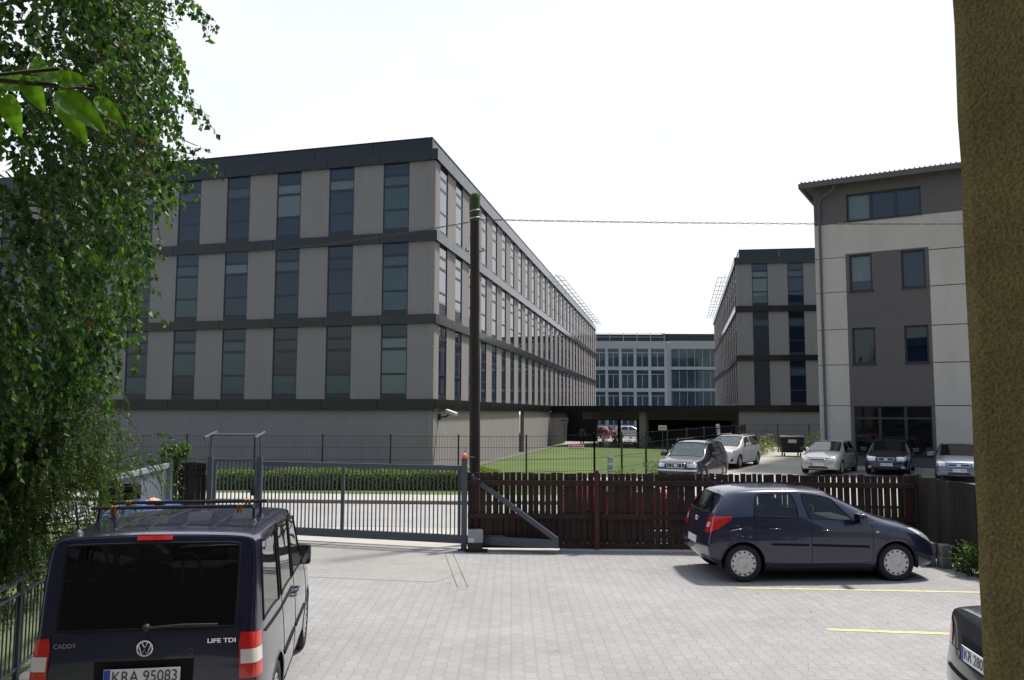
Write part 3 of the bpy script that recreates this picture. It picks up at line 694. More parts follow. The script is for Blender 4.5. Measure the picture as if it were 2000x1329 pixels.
# welded mesh fence
def mesh_fence(label, pts, ztop, spacing, zbot=None, wires=True):
    f = thing('mesh_fence', label, 'fence', (pts[0][0], pts[0][1], 0), group=None)
    mp_ = MB(); wv = MB()
    P = []
    for a, b in zip(pts, pts[1:]):
        n = max(1, round(math.dist(a, b)/spacing)); P += [(wpt(a, b, i/n)) for i in range(n)]
    P.append(pts[-1]); zt = [ztop+gz(*p) for p in P]
    for (x, y), z in zip(P, zt):
        o = MB(); o.box((x-.032, y-.032, gz(x, y)-.2), (x+.032, y+.032, z+.05)); child_frame(o, 'post', M['meshgreen'], f)
    for i in range(len(P)-1):
        a, b = P[i], P[i+1]; L_ = math.dist(a, b); n = int(L_/.1)
        z0a, z0b = gz(*a)+.05, gz(*b)+.05
        for k in range(1, n):
            q = wpt(a, b, k/n); zb_ = lerp(z0a, z0b, k/n); zt_ = lerp(zt[i], zt[i+1], k/n)
            wv.add([(q[0]-.004, q[1], zb_), (q[0]+.004, q[1], zb_), (q[0]+.004, q[1], zt_), (q[0]-.004, q[1], zt_)], [(0, 1, 2, 3)])
            wv.add([(q[0], q[1]-.004, zb_), (q[0], q[1]+.004, zb_), (q[0], q[1]+.004, zt_), (q[0], q[1]-.004, zt_)], [(0, 1, 2, 3)])
        for h in (0.02, .27, .52, .77, 1.0):
            wv.bar((a[0], a[1], lerp(z0a, zt[i], h*.985)), (b[0], b[1], lerp(z0b, zt[i+1], h*.985)), .012, .014)
    child_frame(wv, 'wire_panel', M['meshgreen'], f)
    return f
mesh_fence('long dark wire mesh fence running behind the hedge in front of the left office building', [(3.1-2.55*10, 31.0), (3.1, 31.0)], 1.9, 2.55)
mesh_fence('wire mesh fence along the right side of the lawn, receding behind the dark estate car', [(3.1, 31.0), (12.2, 45.2)], 1.87, 2.5)
mesh_fence('wire mesh fence in front of the far grey building, beside the dumpster', [(12.2, 45.2), (14.6, 51.5), (24, 55.5)], 1.8, 2.4)

# wooden utility pole and cables
up = thing('utility_pole', 'tall dark wooden utility pole behind the end of the picket fence', 'utility pole', (-.755, 17.2, 0))
rp_ = random.Random(2); pts = [(-.05*(z/7.3)+rp_.uniform(-.006, .006), rp_.uniform(-.006, .006), z) for z in [i*.45 for i in range(16)]]
o = MB(); o.tube(pts, [.118-.018*i/15+rp_.uniform(-.003, .003) for i in range(16)], 14); o.build('pole', M['pole'], up)
o = MB(); o.tube([(-.05, 0, 6.75), (-.055, 0, 7.0), (-.05, 0, 7.22), (-.03, 0, 7.33), (-.03, 0, 7.36)], [.104, .116, .112, .104, .06], 14); o.build('mossy_top', M['moss'], up)
o = MB()
for z in (6.82, 6.98):
    o.tube([(-.05+.112*math.cos(t), .112*math.sin(t), z+.02*math.sin(t+1.2)) for t in [2*PI*k/16 for k in range(17)]], .011, 5)
o.build('wire_binding', M['galv'], up)
o = MB()
for sx, z in ((-1, 6.1), (1, 6.1)): o.tube([(-.05+sx*.11, -.02, z), (-.05+sx*.18, -.03, z), (-.05+sx*.18, -.03, z+.07)], .014, 6)
o.build('hook', M['blackpl'], up)
def cable(label, a, b, sag):
    o = MB(); N = 300; a = Vector(a); b = Vector(b); d = (b-a); sd_ = d.normalized().cross(Vector((0, 0, 1)))
    for ph in (0, PI):
        pts = []
        for i in range(N+1):
            t = i/N; p = a.lerp(b, t)-Vector((0, 0, sag*4*t*(1-t))); th = 2*PI*t*d.length/.55+ph
            pts.append(p+sd_*.012*math.cos(th)+Vector((0, 0, .012*math.sin(th))))
        o.tube(pts, .0065, 4, smooth=True)
    me = o.build('overhead_cable', M['blackpl']); tag(me, label, 'cable'); return me
cable('twisted black overhead cable running from the pole to the right', (-.70, 17.15, 6.78), (11.5, 15.0, 6.24), .05)
cable('twisted black overhead cable running left from the pole past the grey office', (-.90, 17.2, 6.74), (-14, 22, 7.05), .42)

# CCTV camera on the office wall
cc = thing('security_camera', 'small white security camera on a dark arm on the left office wall', 'security camera', FA2.p(1.0, 0, 2.45))
def loc(p): return Vector(p)-cc.location
o = MB(); q = FA2.p(1.0, 0, 2.45); n_ = FA2.n; d_ = FA2.d
o.tube([Vector((0, 0, 0)), n_*.35, n_*.5+Vector((0, 0, .12))], .04, 8); o.box((-.1, -.1, -.14), (.1, .1, .14)); o.build('bracket', M['blackpl'], cc)
o = MB(); o.bar(n_*.35+d_*.1+Vector((0, 0, .3)), n_*.95-d_*.25+Vector((0, 0, .12)), .2, .17); bevel(o.build('housing', M['signw'], cc), .03)

# signs
def sign(label, c, w, h, rz, print_, post=None):
    t = thing('sign', label, 'sign', c, rz)
    o = MB(); o.box((-w/2, -.012, -h/2), (w/2, .012, h/2)); o.build('board', M['signw'], t)
    for m, rects in print_:
        o = MB()
        for x0, z0, x1, z1 in rects: o.box((x0*w-w/2, -.016, z0*h-h/2), (x1*w-w/2, -.0125, z1*h-h/2))
        o.build('lettering', M[m], t)
    if post: o = MB(); o.box((-.02, .013, -post), (.02, .05, h/2)); o.build('post', M['anthra'], t)
    return t
rs = random.Random(8)
def words(x0, x1, z0, z1, n, wmin=.02):
    out_ = []; x = x0
    while x < x1:
        w = rs.uniform(.6, 1.1)*(x1-x0)/n; out_.append((x, z0, min(x+w*.72, x1), z1)); x += w
    return out_
sign('long white sign with red lettering hung on the wire mesh fence', (2.42, 30.93, 1.42), .58, .18, 0, [('signr', [(0, 0, 1, .12), (0, .88, 1, 1), (.07, .28, .2, .75)]+words(.24, .93, .36, .66, 11)), ])
sign('upper white notice on the mesh fence above the picket fence', (3.84, 32.05, .86), .27, .26, .95*0, [('signk', words(.15, .85, .55, .7, 5)+words(.2, .8, .25, .35, 4))])
sign('lower white notice on the mesh fence above the picket fence', (3.84, 32.05, .52), .28, .38, 0, [('signk', words(.15, .85, .72, .8, 5)+words(.3, .7, .48, .62, 4)+words(.2, .8, .2, .26, 5))])
sign('white sign on a post in front of the dark passage', (11.35, 62, 1.55), .62, .36, 0, [('signk', words(.12, .88, .35, .6, 7))], 1.9)
sign('small upper white notice on the fence by the passage, above another', (10.75, 43.0, 2.0), .17, .2, 0, [('signk', words(.2, .8, .45, .6, 4))])
sign('small lower white notice on the fence by the passage, below another', (10.78, 43.0, 1.74), .17, .2, 0, [('signk', words(.2, .8, .45, .6, 4))])
sign('dim sign on the dark back wall inside the passage', (5.1, 80.0, 1.9), .75, .4, -.2, [('signk', words(.15, .85, .35, .6, 6))], 2.3)

# foreground ochre wall
o = MB(); poly = [(.912, 1.63), (2.1, .12), (4.2, .12), (4.2, 3.6)]
nseg = 44; vs = []; rr = random.Random(9); zs = [i*.1-.2 for i in range(66)]
path = []
for a, b, n in ((poly[3], poly[0], 60), (poly[0], poly[1], 70)):
    path += [wpt(a, b, i/n) for i in range(n)]
path.append(poly[1]); path += [poly[2]]
for z in zs:
    for x, y in path: vs.append((x+rr.uniform(-.0015, .0015), y+rr.uniform(-.0015, .0015), z))
n = len(path); o.add(vs, [(j*n+i, j*n+i+1, (j+1)*n+i+1, (j+1)*n+i) for j in range(len(zs)-1) for i in range(n-1)]+[tuple(range((len(zs)-1)*n, len(zs)*n))], 0, True)
tag(o.build('stucco_wall', M['ochre']), 'rough ochre stucco wall corner right beside the camera', 'wall')

# blue container with curved lid, cloth on it
bb = thing('waste_container', 'blue plastic waste container with a curved lid, showing above the van roof', 'waste bin', (-5.42, 12.3, 0), .12)
o = MB(); o.hexa([Vector(p) for p in ((-.40, -.42, .2), (.40, -.42, .2), (.40, .42, .2), (-.40, .42, .2), (-.47, -.5, 1.16), (.47, -.5, 1.16), (.47, .5, 1.16), (-.47, .5, 1.16))]); bevel(o.build('bin_body', M['bluepl'], bb), .04)
lid = MB()
for (z, sx, sy, h) in ((1.165, .50, .54, .22),):
    vs = []; nx, ny = 16, 12
    for j in range(ny+1):
        for i in range(nx+1):
            u, v = i/nx*2-1, j/ny*2-1; k = (1-abs(u)**3.2)*(1-abs(v)**3); rib = .014*math.cos(v*9.5)*(1 if abs(u) < .8 else 0)
            vs.append((u*sx, v*sy, z+h*max(0, k)**.6+rib*k))
    lid.add(vs, [(j*(nx+1)+i, j*(nx+1)+i+1, (j+1)*(nx+1)+i+1, (j+1)*(nx+1)+i) for j in range(ny) for i in range(nx)], 0, True)
lid.box((-.5, -.54, 1.13), (.5, .54, 1.165)); lid.build('lid', M['bluepl'], bb)
for sx in (-.33, .33):
    for sy in (-.33, .33):
        o = MB(); o.lathe([(0, -.03), (.09, -.03), (.1, -.02), (.1, .02), (.09, .03), (0, .03)], 16, mtx=Matrix.Translation((sx, sy, .1)) @ Matrix.Rotation(PI/2, 4, 'Y')); o.build('wheel', M['tyre'], bb)
o = MB(); vs = []; rr = random.Random(5)
for j in range(9):
    for i in range(11):
        u, v = i/5-1, j/4-1; r_ = max(0, 1-u*u*.8-v*v*.8); vs.append((u*.16+rr.uniform(-.012, .012), v*.12+rr.uniform(-.012, .012), .0+.07*r_*rr.uniform(.3, 1.2)))
o.add(vs, [(j*11+i, j*11+i+1, (j+1)*11+i+1, (j+1)*11+i) for j in range(8) for i in range(10)], 0, True)
tag(o.build('cloth', M['cloth1'], loc=(-5.22, 12.1, 1.365)), 'crumpled pink and white rag lying on the blue container lid', 'rag')

# black dumpster by the lane
def dumpster(label, x, y, rz):
    t = thing('dumpster', label, 'dumpster', (x, y, gz(x, y)+.02), rz)
    o = MB(); o.hexa([Vector(p) for p in ((-.58, -.42, .22), (.58, -.42, .22), (.58, .42, .22), (-.58, .42, .22), (-.66, -.52, 1.12), (.66, -.52, 1.12), (.66, .52, 1.12), (-.66, .52, 1.12))]); bevel(o.build('bin_body', M['blackpl'], t), .04)
    o = MB(); vs = [];
    for j in range(9):
        for i in range(13):
            u, v = i/6-1, j/4-1; vs.append((u*.69, v*.55, 1.14+.09*(1-v*v)*(1-.35*abs(math.cos(u*2.6)))))
    o.add(vs, [(j*13+i, j*13+i+1, (j+1)*13+i+1, (j+1)*13+i) for j in range(8) for i in range(12)], 0, True); o.box((-.69, -.55, 1.09), (.69, .55, 1.135)); o.build('lid', mat('worn black lid', (.12, .12, .125), .35), t)
    o = MB(); o.box((-.26, -.52, .78), (.2, -.50, .98)); o.build('sticker', M['signw'], t)
    for sx in (-.45, .45):
        for sy in (-.33, .33):
            o = MB(); o.lathe([(0, -.03), (.09, -.03), (.1, -.02), (.1, .02), (.09, .03), (0, .03)], 12, mtx=Matrix.Translation((sx, sy, .1)) @ Matrix.Rotation(PI/2, 4, 'Y')); o.build('wheel', M['tyre'], t)
    return t
dumpster('black four wheeled dumpster with a pale sticker standing at the end of the lane', 16.35, 48.3, -.12)

# concrete blocks by the hatchback's nose
cb_pos = [(7.42, 14.85, .0, .16), (7.60, 14.66, 0, .19), (7.44, 14.87, .21, .15), (7.62, 14.68, .20, .2), (7.72, 14.32, 0, .35)]
for i, (x, y, z, ry) in enumerate(cb_pos):
    lab = ['left lower concrete block stacked at the fence by the car nose', 'right lower concrete block stacked at the fence by the car nose', 'left upper concrete block of the pair stacked at the fence',
           'right upper concrete block of the pair stacked at the fence', 'low concrete block lying beside the weeds'][i]
    t = MB(); hgt = .2 if i < 4 else .12
    t.box((-.085, -.11, 0), (.085, .11, hgt)); ob = bevel(t.build('concrete_block', M['block']), .008, 2); ob.location = (x, y, z); ob.rotation_euler = (0, 0, ry-.3); tag(ob, lab, 'concrete block', 'concrete blocks at the fence')

# ------------------------------------------------------------------ vehicles
# x forward, y left, z up; rear bumper at x = 0 while building, origin moved to the middle of the car afterwards
def st(kind, xb, xt, w, zb, zt, yt, dx=None, zs=None):
    """one cross-section: rings 0-3 side, 4 belt, 5 window top, 6 roof rail, 7, 8 centre"""
    dx = dx or [0]*9
    z03 = zs or [.20, .28, .52, .78]
    z03 = [min(z, zb-.04-.1*(3-i)) if zb < .84 else z for i, z in enumerate(z03)]
    ys = [w*.92, w*.975, w, w*.99, w*.955]; zs_ = z03+[zb]; xs = [xb+dx[i] for i in range(5)]
    if kind == 'G':
        ys += [yt+.045, yt, yt*.84, 0]; zs_ += [zt-.08, zt-.045, zt-.022, zt]; xs += [xt+dx[i] for i in range(5, 9)]
    elif kind == 'K':      # cowl
        ys += [w*.90, w*.78, w*.65, 0]; zs_ += [zb+.03, zt-.035, zt-.02, zt]; xs += [xt-.10, xt-.04, xt, xt+.03]
    elif kind == 'KR':     # base of a sloping rear window
        ys += [w*.90, w*.76, w*.60, 0]; zs_ += [zb+.03, zt-.035, zt-.02, zt]; xs += [xt+.10, xt+.04, xt+.01, xt-.03]
    else:                  # hood or boot lid
        ys += [w*.86, w*.70, w*.50, 0]; zs_ += [lerp(zb, zt, .45), lerp(zb, zt, .75), lerp(zb, zt, .93), zt]; xs += [xb+dx[i] for i in range(5, 9)]
    return [Vector((xs[i], ys[i], zs_[i])) for i in range(9)]
def car_shell(stations, rear_corner, rear_bulge, front_bulge, partf, creases=(), level=3, wcr=.72, vcr=.3):
    bm = bmesh.new(); parts = ['body']
    bm.edges.layers.float.new('crease_edge'); bm.verts.layers.float.new('crease_vert')
    def pid(n):
        if n not in parts: parts.append(n)
        return parts.index(n)
    V = {}
    for i, r in enumerate(stations):
        for j in range(9):
            V[i, j, 1] = bm.verts.new(r[j]); V[i, j, -1] = V[i, j, 1] if j == 8 else bm.verts.new((r[j].x, -r[j].y, r[j].z))
    ns = len(stations)
    def face(vs, name):
        vs = [v for k, v in enumerate(vs) if v not in vs[:k]]
        f = bm.faces.new(vs); f.material_index = pid(name); f.smooth = True
    for i in range(ns-1):
        for j in range(8):
            for sgn in (1, -1):
                q = [V[i, j, sgn], V[i+1, j, sgn], V[i+1, j+1, sgn], V[i, j+1, sgn]]
                face(q if sgn > 0 else q[::-1], partf('side', i, j, sgn))
    for which, i, corner, bulge in (('rear', 0, rear_corner, -rear_bulge), ('front', ns-1, 4, front_bulge)):
        cols = [(j, 1) for j in range(corner, 9)]+[(j, -1) for j in range(7, corner-1, -1)]
        yc = stations[i][corner].y; G = {}
        for r in range(corner+1):
            p = stations[i][r]
            for c, (j, sg) in enumerate(cols):
                if r == corner: G[r, c] = V[i, j, sg]
                elif c == 0: G[r, c] = V[i, r, 1]
                elif c == len(cols)-1: G[r, c] = V[i, r, -1]
                else:
                    k = sg*stations[i][j].y/yc; e = (stations[i][j].x-stations[i][corner].x)*(r/corner)
                    G[r, c] = bm.verts.new((p.x+bulge*(1-k*k)*(1-.5*r/corner)+e, p.y*k, p.z+(stations[i][j].z-stations[i][corner].z)*(r/corner)**2))
        for r in range(corner):
            for c in range(len(cols)-1):
                q = [G[r, c], G[r, c+1], G[r+1, c+1], G[r+1, c]]
                face(q if which == 'rear' else q[::-1], partf(which, r, c, 0))
    bm.normal_update(); bmesh.ops.recalc_face_normals(bm, faces=bm.faces)
    cl = bm.edges.layers.float.get('crease_edge') or bm.edges.layers.float.new('crease_edge')
    for e in bm.edges:
        a = {f.material_index for f in e.link_faces}
        if len(e.link_faces) == 1: e[cl] = .8
        elif len(a) > 1: e[cl] = wcr if any(parts[k].startswith(('side_window', 'wind', 'rear_w')) for k in a) else .45
    vc = bm.verts.layers.float.get('crease_vert') or bm.verts.layers.float.new('crease_vert')
    for v in bm.verts:
        wf = [f for f in v.link_faces if parts[f.material_index].startswith(('side_window', 'wind', 'rear_w'))]
        if len(wf) == 1 and len(v.link_faces) == 4: v[vc] = vcr
    for (i, j, i2, j2, c) in creases:
        for sg in (1, -1):
            e = bm.edges.get((V[i, j, sg], V[i2, j2, sg]))
            if e: e[cl] = c
    me = bpy.data.meshes.new('tmp'); bm.to_mesh(me); bm.free()
    for _ in parts: me.materials.append(None)
    ob = bpy.data.objects.new('tmp', me); COL.objects.link(ob)
    md = ob.modifiers.new('s', 'SUBSURF'); md.levels = level; md.render_levels = level
    dg = bpy.context.evaluated_depsgraph_get(); dg.update()
    me2 = bpy.data.meshes.new_from_object(ob.evaluated_get(dg)); bpy.data.objects.remove(ob); bpy.data.meshes.remove(me)
    return me2, parts
def cut_arches(me, wheels, R, ymin):
    bm = bmesh.new(); bm.from_mesh(me); bm.verts.ensure_lookup_table()
    for wx, wz in wheels:
        ins = {v for v in bm.verts if abs(v.co.y) > ymin and math.hypot(v.co.x-wx, v.co.z-wz) < R}
        kill = [f for f in bm.faces if all(v in ins for v in f.verts)]
        bmesh.ops.delete(bm, geom=kill, context='FACES')
        for v in ins:
            if v.is_valid and v.link_faces:
                d = Vector((v.co.x-wx, v.co.z-wz)); L_ = d.length or 1e-4; v.co.x = wx+d.x/L_*R; v.co.z = wz+d.y/L_*R
    lo = [v for v in bm.verts if not v.link_faces]; bmesh.ops.delete(bm, geom=lo, context='VERTS')
    bm.to_mesh(me); bm.free()
class Surf:
    def __init__(s, me):
        bm = bmesh.new(); bm.from_mesh(me); s.t = BVHTree.FromBMesh(bm); bm.free()
    def hit(s, o, d):
        r = s.t.ray_cast(Vector(o), Vector(d).normalized()); return (r[0], r[1]) if r[0] is not None else None
    def side(s, x, z, sg): return s.hit((x, sg*3, z), (0, -sg, 0))
    def patch(s, poly, origin, U, V_, D, off=.004, step=.04):
        """2D polygon in plane (U, V) projected along D onto the body; returns verts, faces"""
        U = Vector(U); V_ = Vector(V_); D = Vector(D).normalized(); O = Vector(origin)
        bm = bmesh.new(); bm.faces.new([bm.verts.new((a, b, 0)) for a, b in poly])
        for ax in (0, 1):
            lo = min(p[ax] for p in poly); hi = max(p[ax] for p in poly); c = lo+step
            while c < hi:
                n = (1, 0, 0) if ax == 0 else (0, 1, 0); co = (c, 0, 0) if ax == 0 else (0, c, 0)
                bmesh.ops.bisect_plane(bm, geom=list(bm.verts)+list(bm.edges)+list(bm.faces), plane_co=co, plane_no=n, dist=1e-5); c += step
        vs = []; ok = []
        for v in bm.verts:
            o = O+U*v.co.x+V_*v.co.y; h = s.hit(o, D)
            vs.append(h[0]-D*off if h else o); ok.append(bool(h))
        bm.verts.index_update()
        fs = [[v.index for v in f.verts] for f in bm.faces if all(ok[v.index] for v in f.verts)]
        bm.free(); return vs, fs
def split_parts(me, parts, mats, parent, seams, name_of, skip=()):
    """split the subdivided shell into one mesh per connected part"""
    bm = bmesh.new(); bm.from_mesh(me); bm.faces.ensure_lookup_table()
    seen = set(); objs = {}
    for f0 in bm.faces:
        if f0.index in seen: continue
        k = f0.material_index; stack = [f0]; comp = []; seen.add(f0.index); merge = parts[k] == 'body'
        while stack:
            f = stack.pop(); comp.append(f)
            for e in f.edges:
                for g in e.link_faces:
                    if g.index not in seen and g.material_index == k: seen.add(g.index); stack.append(g)
        objs.setdefault(k, []).append(comp)
    res = {}
    for k, comps in objs.items():
        if parts[k] == 'body': comps = [sum(comps, [])]
        for comp in comps:
            mb = MB(); idx = {}; fs = []
            for f in comp:
                q = []
                for v in f.verts:
                    if v not in idx: idx[v] = len(mb.v); mb.v.append(tuple(v.co))
                    q.append(idx[v])
                mb.f.append(q); mb.m.append(0); mb.sm.append(True)
            o = mb.build(name_of.get(parts[k], parts[k]), mats[parts[k]], parent); res.setdefault(parts[k], []).append(o)
            vl = list(idx); no = [v.normal.copy() for v in vl]
    sm = MB()
    for e in bm.edges:
        if len(e.link_faces) == 2:
            a, b = (parts[f.material_index] for f in e.link_faces)
            if a != b or e.link_faces[0].material_index != e.link_faces[1].material_index:
                r = 0
                for q in (a, b): r = max(r, seams.get(q, 0))
                if r: sm.tube([e.verts[0].co, e.verts[1].co], r, 5, caps=False)
    if sm.v: sm.build('panel_gap', M['trim'], parent)
    bm.free(); return res
def plate_text(txt, h, m, parent, mtx, name='lettering', ext=.0008, bold=0, width=None):
    cu = bpy.data.curves.new('t', 'FONT'); cu.body = txt; cu.size = h/.70; cu.extrude = ext; cu.align_x = 'CENTER'; cu.align_y = 'CENTER'; cu.offset = bold
    ob = bpy.data.objects.new('t', cu); COL.objects.link(ob); dg = bpy.context.evaluated_depsgraph_get(); dg.update()
    me = bpy.data.meshes.new_from_object(ob.evaluated_get(dg)); bpy.data.objects.remove(ob); bpy.data.curves.remove(cu)
    if width:
        xs = [v.co.x for v in me.vertices]; k = width/(max(xs)-min(xs)); me.transform(Matrix.Scale(k, 4, (1, 0, 0)))
    me.name = name; me.materials.clear(); me.materials.append(m)
    o = bpy.data.objects.new(name, me); COL.objects.link(o); o.parent = parent; o.matrix_local = mtx; return o
def number_plate(parent, pos, yaw, pitch, txt, sx=1):
    """pos in car coordinates; local: x right, z up, facing -y (towards the viewer)"""
    mtx = Matrix.Translation(pos) @ Matrix.Rotation(yaw, 4, 'Z') @ Matrix.Rotation(pitch, 4, 'X')
    o = MB(); o.box((-.26, 0, -.057), (.26, .008, .057)); p = o.build('number_plate', M['plate'], parent); p.matrix_local = mtx
    o = MB(); o.box((-.258, -.0015, -.055), (-.215, .0, .055)); o.build('country_band', M['plateblue'], p)
    if txt: plate_text(txt, .078, M['signk'], p, Matrix.Translation((.02, -.002, 0)) @ Matrix.Rotation(PI/2, 4, 'X'), width=.44, bold=.0)
    return p
def wheel(parent, x, y, R, rimR, sg, kind='cover', w=.19):
    e = Matrix.Translation((x, y, R)) @ Matrix.Rotation(-sg*PI/2, 4, 'X')     # local z points outwards
    o = MB(); h = w/2
    o.lathe([(rimR*.98, -h*.9), (R*.93, -h), (R*.985, -h*.8), (R, -h*.4), (R, h*.4), (R*.985, h*.8), (R*.93, h), (rimR*1.02, h*.93), (rimR*.98, h*.7)], 40)
    wh = o.build('wheel', M['tyre'], parent); wh.matrix_local = e
    o = MB()
    if kind == 'cover':        # plastic cover with a ring of small openings
        o.lathe([(rimR*1.0, h*.70), (rimR*.97, h*.92), (rimR*.90, h*.95), (rimR*.78, h*.86), (rimR*.50, h*.90), (rimR*.34, h*.99), (rimR*.30, h*.93), (rimR*.12, h*.93), (0, h*.97)], 40)
        o.build('wheel_cover', M['rim'], wh)
        g = MB()
        for k in range(13):
            a = 2*PI*k/13; c = Vector((math.cos(a), math.sin(a), 0))*rimR*.83; t = Vector((-math.sin(a), math.cos(a), 0)); r = Vector((math.cos(a), math.sin(a), 0))
            z = h*.90+.004
            g.add([c-t*.012-r*.014+Vector((0, 0, z-.002)), c+t*.012-r*.014+Vector((0, 0, z-.002)), c+t*.015+r*.014+Vector((0, 0, z+.003)), c-t*.015+r*.014+Vector((0, 0, z+.003))], [(0, 1, 2, 3)])
        g.build('cover_opening', M['rimgap'], wh)
        g = MB()
        for k in range(7): a = 2*PI*k/7; g.lathe([(.0085, h*.90), (.007, h*.99), (0, h*.995)], 8, mtx=Matrix.Translation((math.cos(a)*rimR*.42, math.sin(a)*rimR*.42, 0)))
        g.build('bolt_ring', M['rim'], wh)
    else:
        o.lathe([(rimR*1.0, h*.6), (rimR*.97, h*.92), (rimR*.90, h*.90), (rimR*.88, h*.3)], 36); o.lathe([(rimR*.22, h*.5), (rimR*.2, h*.85), (0, h*.88)], 20)
        for k in range(7):
            a = 2*PI*k/7; c = Vector((math.cos(a), math.sin(a), 0)); o.bar(c*rimR*.15+Vector((0, 0, h*.75)), c*rimR*.92+Vector((0, 0, h*.82)), .035, .02)
        o.build('rim', M['rim'], wh)
        g = MB(); g.lathe([(rimR*.9, h*.2), (0, h*.2)], 24); g.build('brake_disc', M['rimgap'], wh)
    return wh
def arch_liner(parent, x, R, y0, y1, m, zc):
    o = MB()
    for sg in (1, -1):
        vs = []; n = 20
        for k in range(n+1):
            a = -.25+(PI+.5)*k/n
            for y in (y0, y1): vs.append((x+R*math.cos(a), sg*y, zc+R*math.sin(a)))
        o.add(vs, [(2*k, 2*k+1, 2*k+3, 2*k+2) for k in range(n)], 0, True)
        o.add([(x+R*math.cos(-.25+(PI+.5)*k/n), sg*y0, zc+R*math.sin(-.25+(PI+.5)*k/n)) for k in range(n+1)], [tuple(range(n+1))])
    o.build('wheel_arch', m, parent)
def build_car(name, label, cat, P, loc, rz, group=None):
    """P: dict with stations, etc."""
    car = thing(name, label, cat, loc, rz, group); Ln = P['length']; cx = Ln/2
    me, parts = car_shell(P['st'], P.get('rc', 6), P.get('rb', .06), P.get('fb', .14), P['partf'], P.get('creases', ()), P.get('level', 3), P.get('wcr', .72), P.get('vcr', .3))
    full = me.copy(); surf = Surf(full)
    R = P['R']; arch = P.get('arch', R*1.17)
    cut_arches(me, [(x, R) for x in P['wheels']], arch, P.get('ymin', .5))
    body = P['paint']
    mats = {q: body for q in parts}
    for k, v in P.get('mats', {}).items(): mats[k] = v
    me_t = Matrix.Translation((-cx, 0, 0))
    me.transform(me_t)
    res = split_parts(me, parts, mats, car, P.get('seams', {'door': .0035, 'hood': .003, 'tailgate': .004, 'side_window': .011, 'windshield': .012, 'rear_window': .012}), P.get('names', {}))
    B = res['body'][0]
    # arch lips
    o = MB()
    for wx in P['wheels']:
        for sg in (1, -1):
            pts = []
            for k in range(27):
                a = -.18+(PI+.36)*k/26; x, z = wx+arch*math.cos(a), R+arch*math.sin(a)
                h = surf.side(x+0.0*math.cos(a), max(.22, z+.012), sg)
                if h: pts.append((x-cx, h[0].y-sg*.004, max(z, .2)))
            if len(pts) > 4: o.tube(pts, .011, 6)
    o.build('arch_lip', P.get('lipmat', body), car)
    for wx in P['wheels']: arch_liner(car, wx-cx, arch+.01, .55, P['W']/2-.035, M['rimgap'], R)
    for i, wx in enumerate(P['wheels']):
        for sg in (1, -1): wheel(car, wx-cx, sg*(P['W']/2-.125), R, P.get('rim', R*.62), sg, P.get('wk', 'alloy'))
    # floor, sills
    o = MB(); W2 = P['W']/2
    o.box((.45-cx, -.56, .17), (Ln-.4-cx, .56, .24)); o.box((P['wheels'][0]+arch-cx+.02, -W2+.07, .17), (P['wheels'][1]-arch-cx-.02, W2-.07, .26))
    o.build('underbody', M['trim'], car)
    # interior
    o = MB(); zf = .30
    for xs in P.get('seats', ()):
        for sg in ((.36, -.36)):
            o.box((xs-cx-.02, sg-.24, zf), (xs-cx+.46, sg+.24, zf+.26)); 
            q = Matrix.Translation((xs-cx, sg, zf+.2)) @ Matrix.Rotation(-.22, 4, 'Y')
            o.box((-.09, -.24, 0), (.05, .24, .58), mtx=q); o.box((-.06, -.12, .62), (.03, .12, .80), mtx=q)
    if o.v: bevel(o.build('seat', M['seat'], car), .04, 3)
    if 'dash' in P:
        o = MB(); x = P['dash']; o.hexa([Vector(p) for p in ((x-cx, -.66, .45), (x+.4-cx, -.66, .45), (x+.4-cx, .66, .45), (x-cx, .66, .45), (x+.08-cx, -.66, P['dashz']), (x+.45-cx, -.66, P['dashz']+.0), (x+.45-cx, .66, P['dashz']), (x+.08-cx, .66, P['dashz']))])
        bevel(o.build('dashboard', M['seat'], car), .03)
        o = MB(); c = Vector((x-.1-cx, .36, P['dashz']-.02)); q = Matrix.Translation(c) @ Matrix.Rotation(-1.15, 4, 'Y')
        o.tube([q @ Vector((.185*math.cos(a), .185*math.sin(a), 0)) for a in [2*PI*k/24 for k in range(25)]], .015, 6)
        o.tube([q @ Vector((-.18, 0, 0)), q @ Vector((.18, 0, 0))], .015, 5); o.build('steering_wheel', M['seat'], car)
    # lamps and other projected patches: (name, material, poly, origin, U, V, D, off)
    made = {}
    for pt in P.get('patches', ()):
        nm, m, poly, og, U, V_, D, off = pt[:8]
        for sg in ((1, -1) if not (len(pt) > 8 and pt[8]) else (1,)):
            f = lambda v: Vector((v[0], v[1]*sg, v[2]))
            vs, fs = surf.patch(poly, f(og), f(U), f(V_), f(D), off, .035)
            if not fs: continue
            o = MB(); o.add([v-Vector((cx, 0, 0)) for v in vs], fs if sg < 0 else [q[::-1] for q in fs], 0, True)
            ob = o.build(nm, M[m] if isinstance(m, str) else m, car)
            bm = bmesh.new(); bm.from_mesh(ob.data); bmesh.ops.recalc_face_normals(bm, faces=bm.faces)
            d = f(D)
            s_ = sum((fa.normal.dot(d) for fa in bm.faces))
            if s_ > 0: bmesh.ops.reverse_faces(bm, faces=bm.faces)
            bm.to_mesh(ob.data); bm.free()
            for p_ in ob.data.polygons: p_.use_smooth = True
            made.setdefault(nm, []).append(ob)
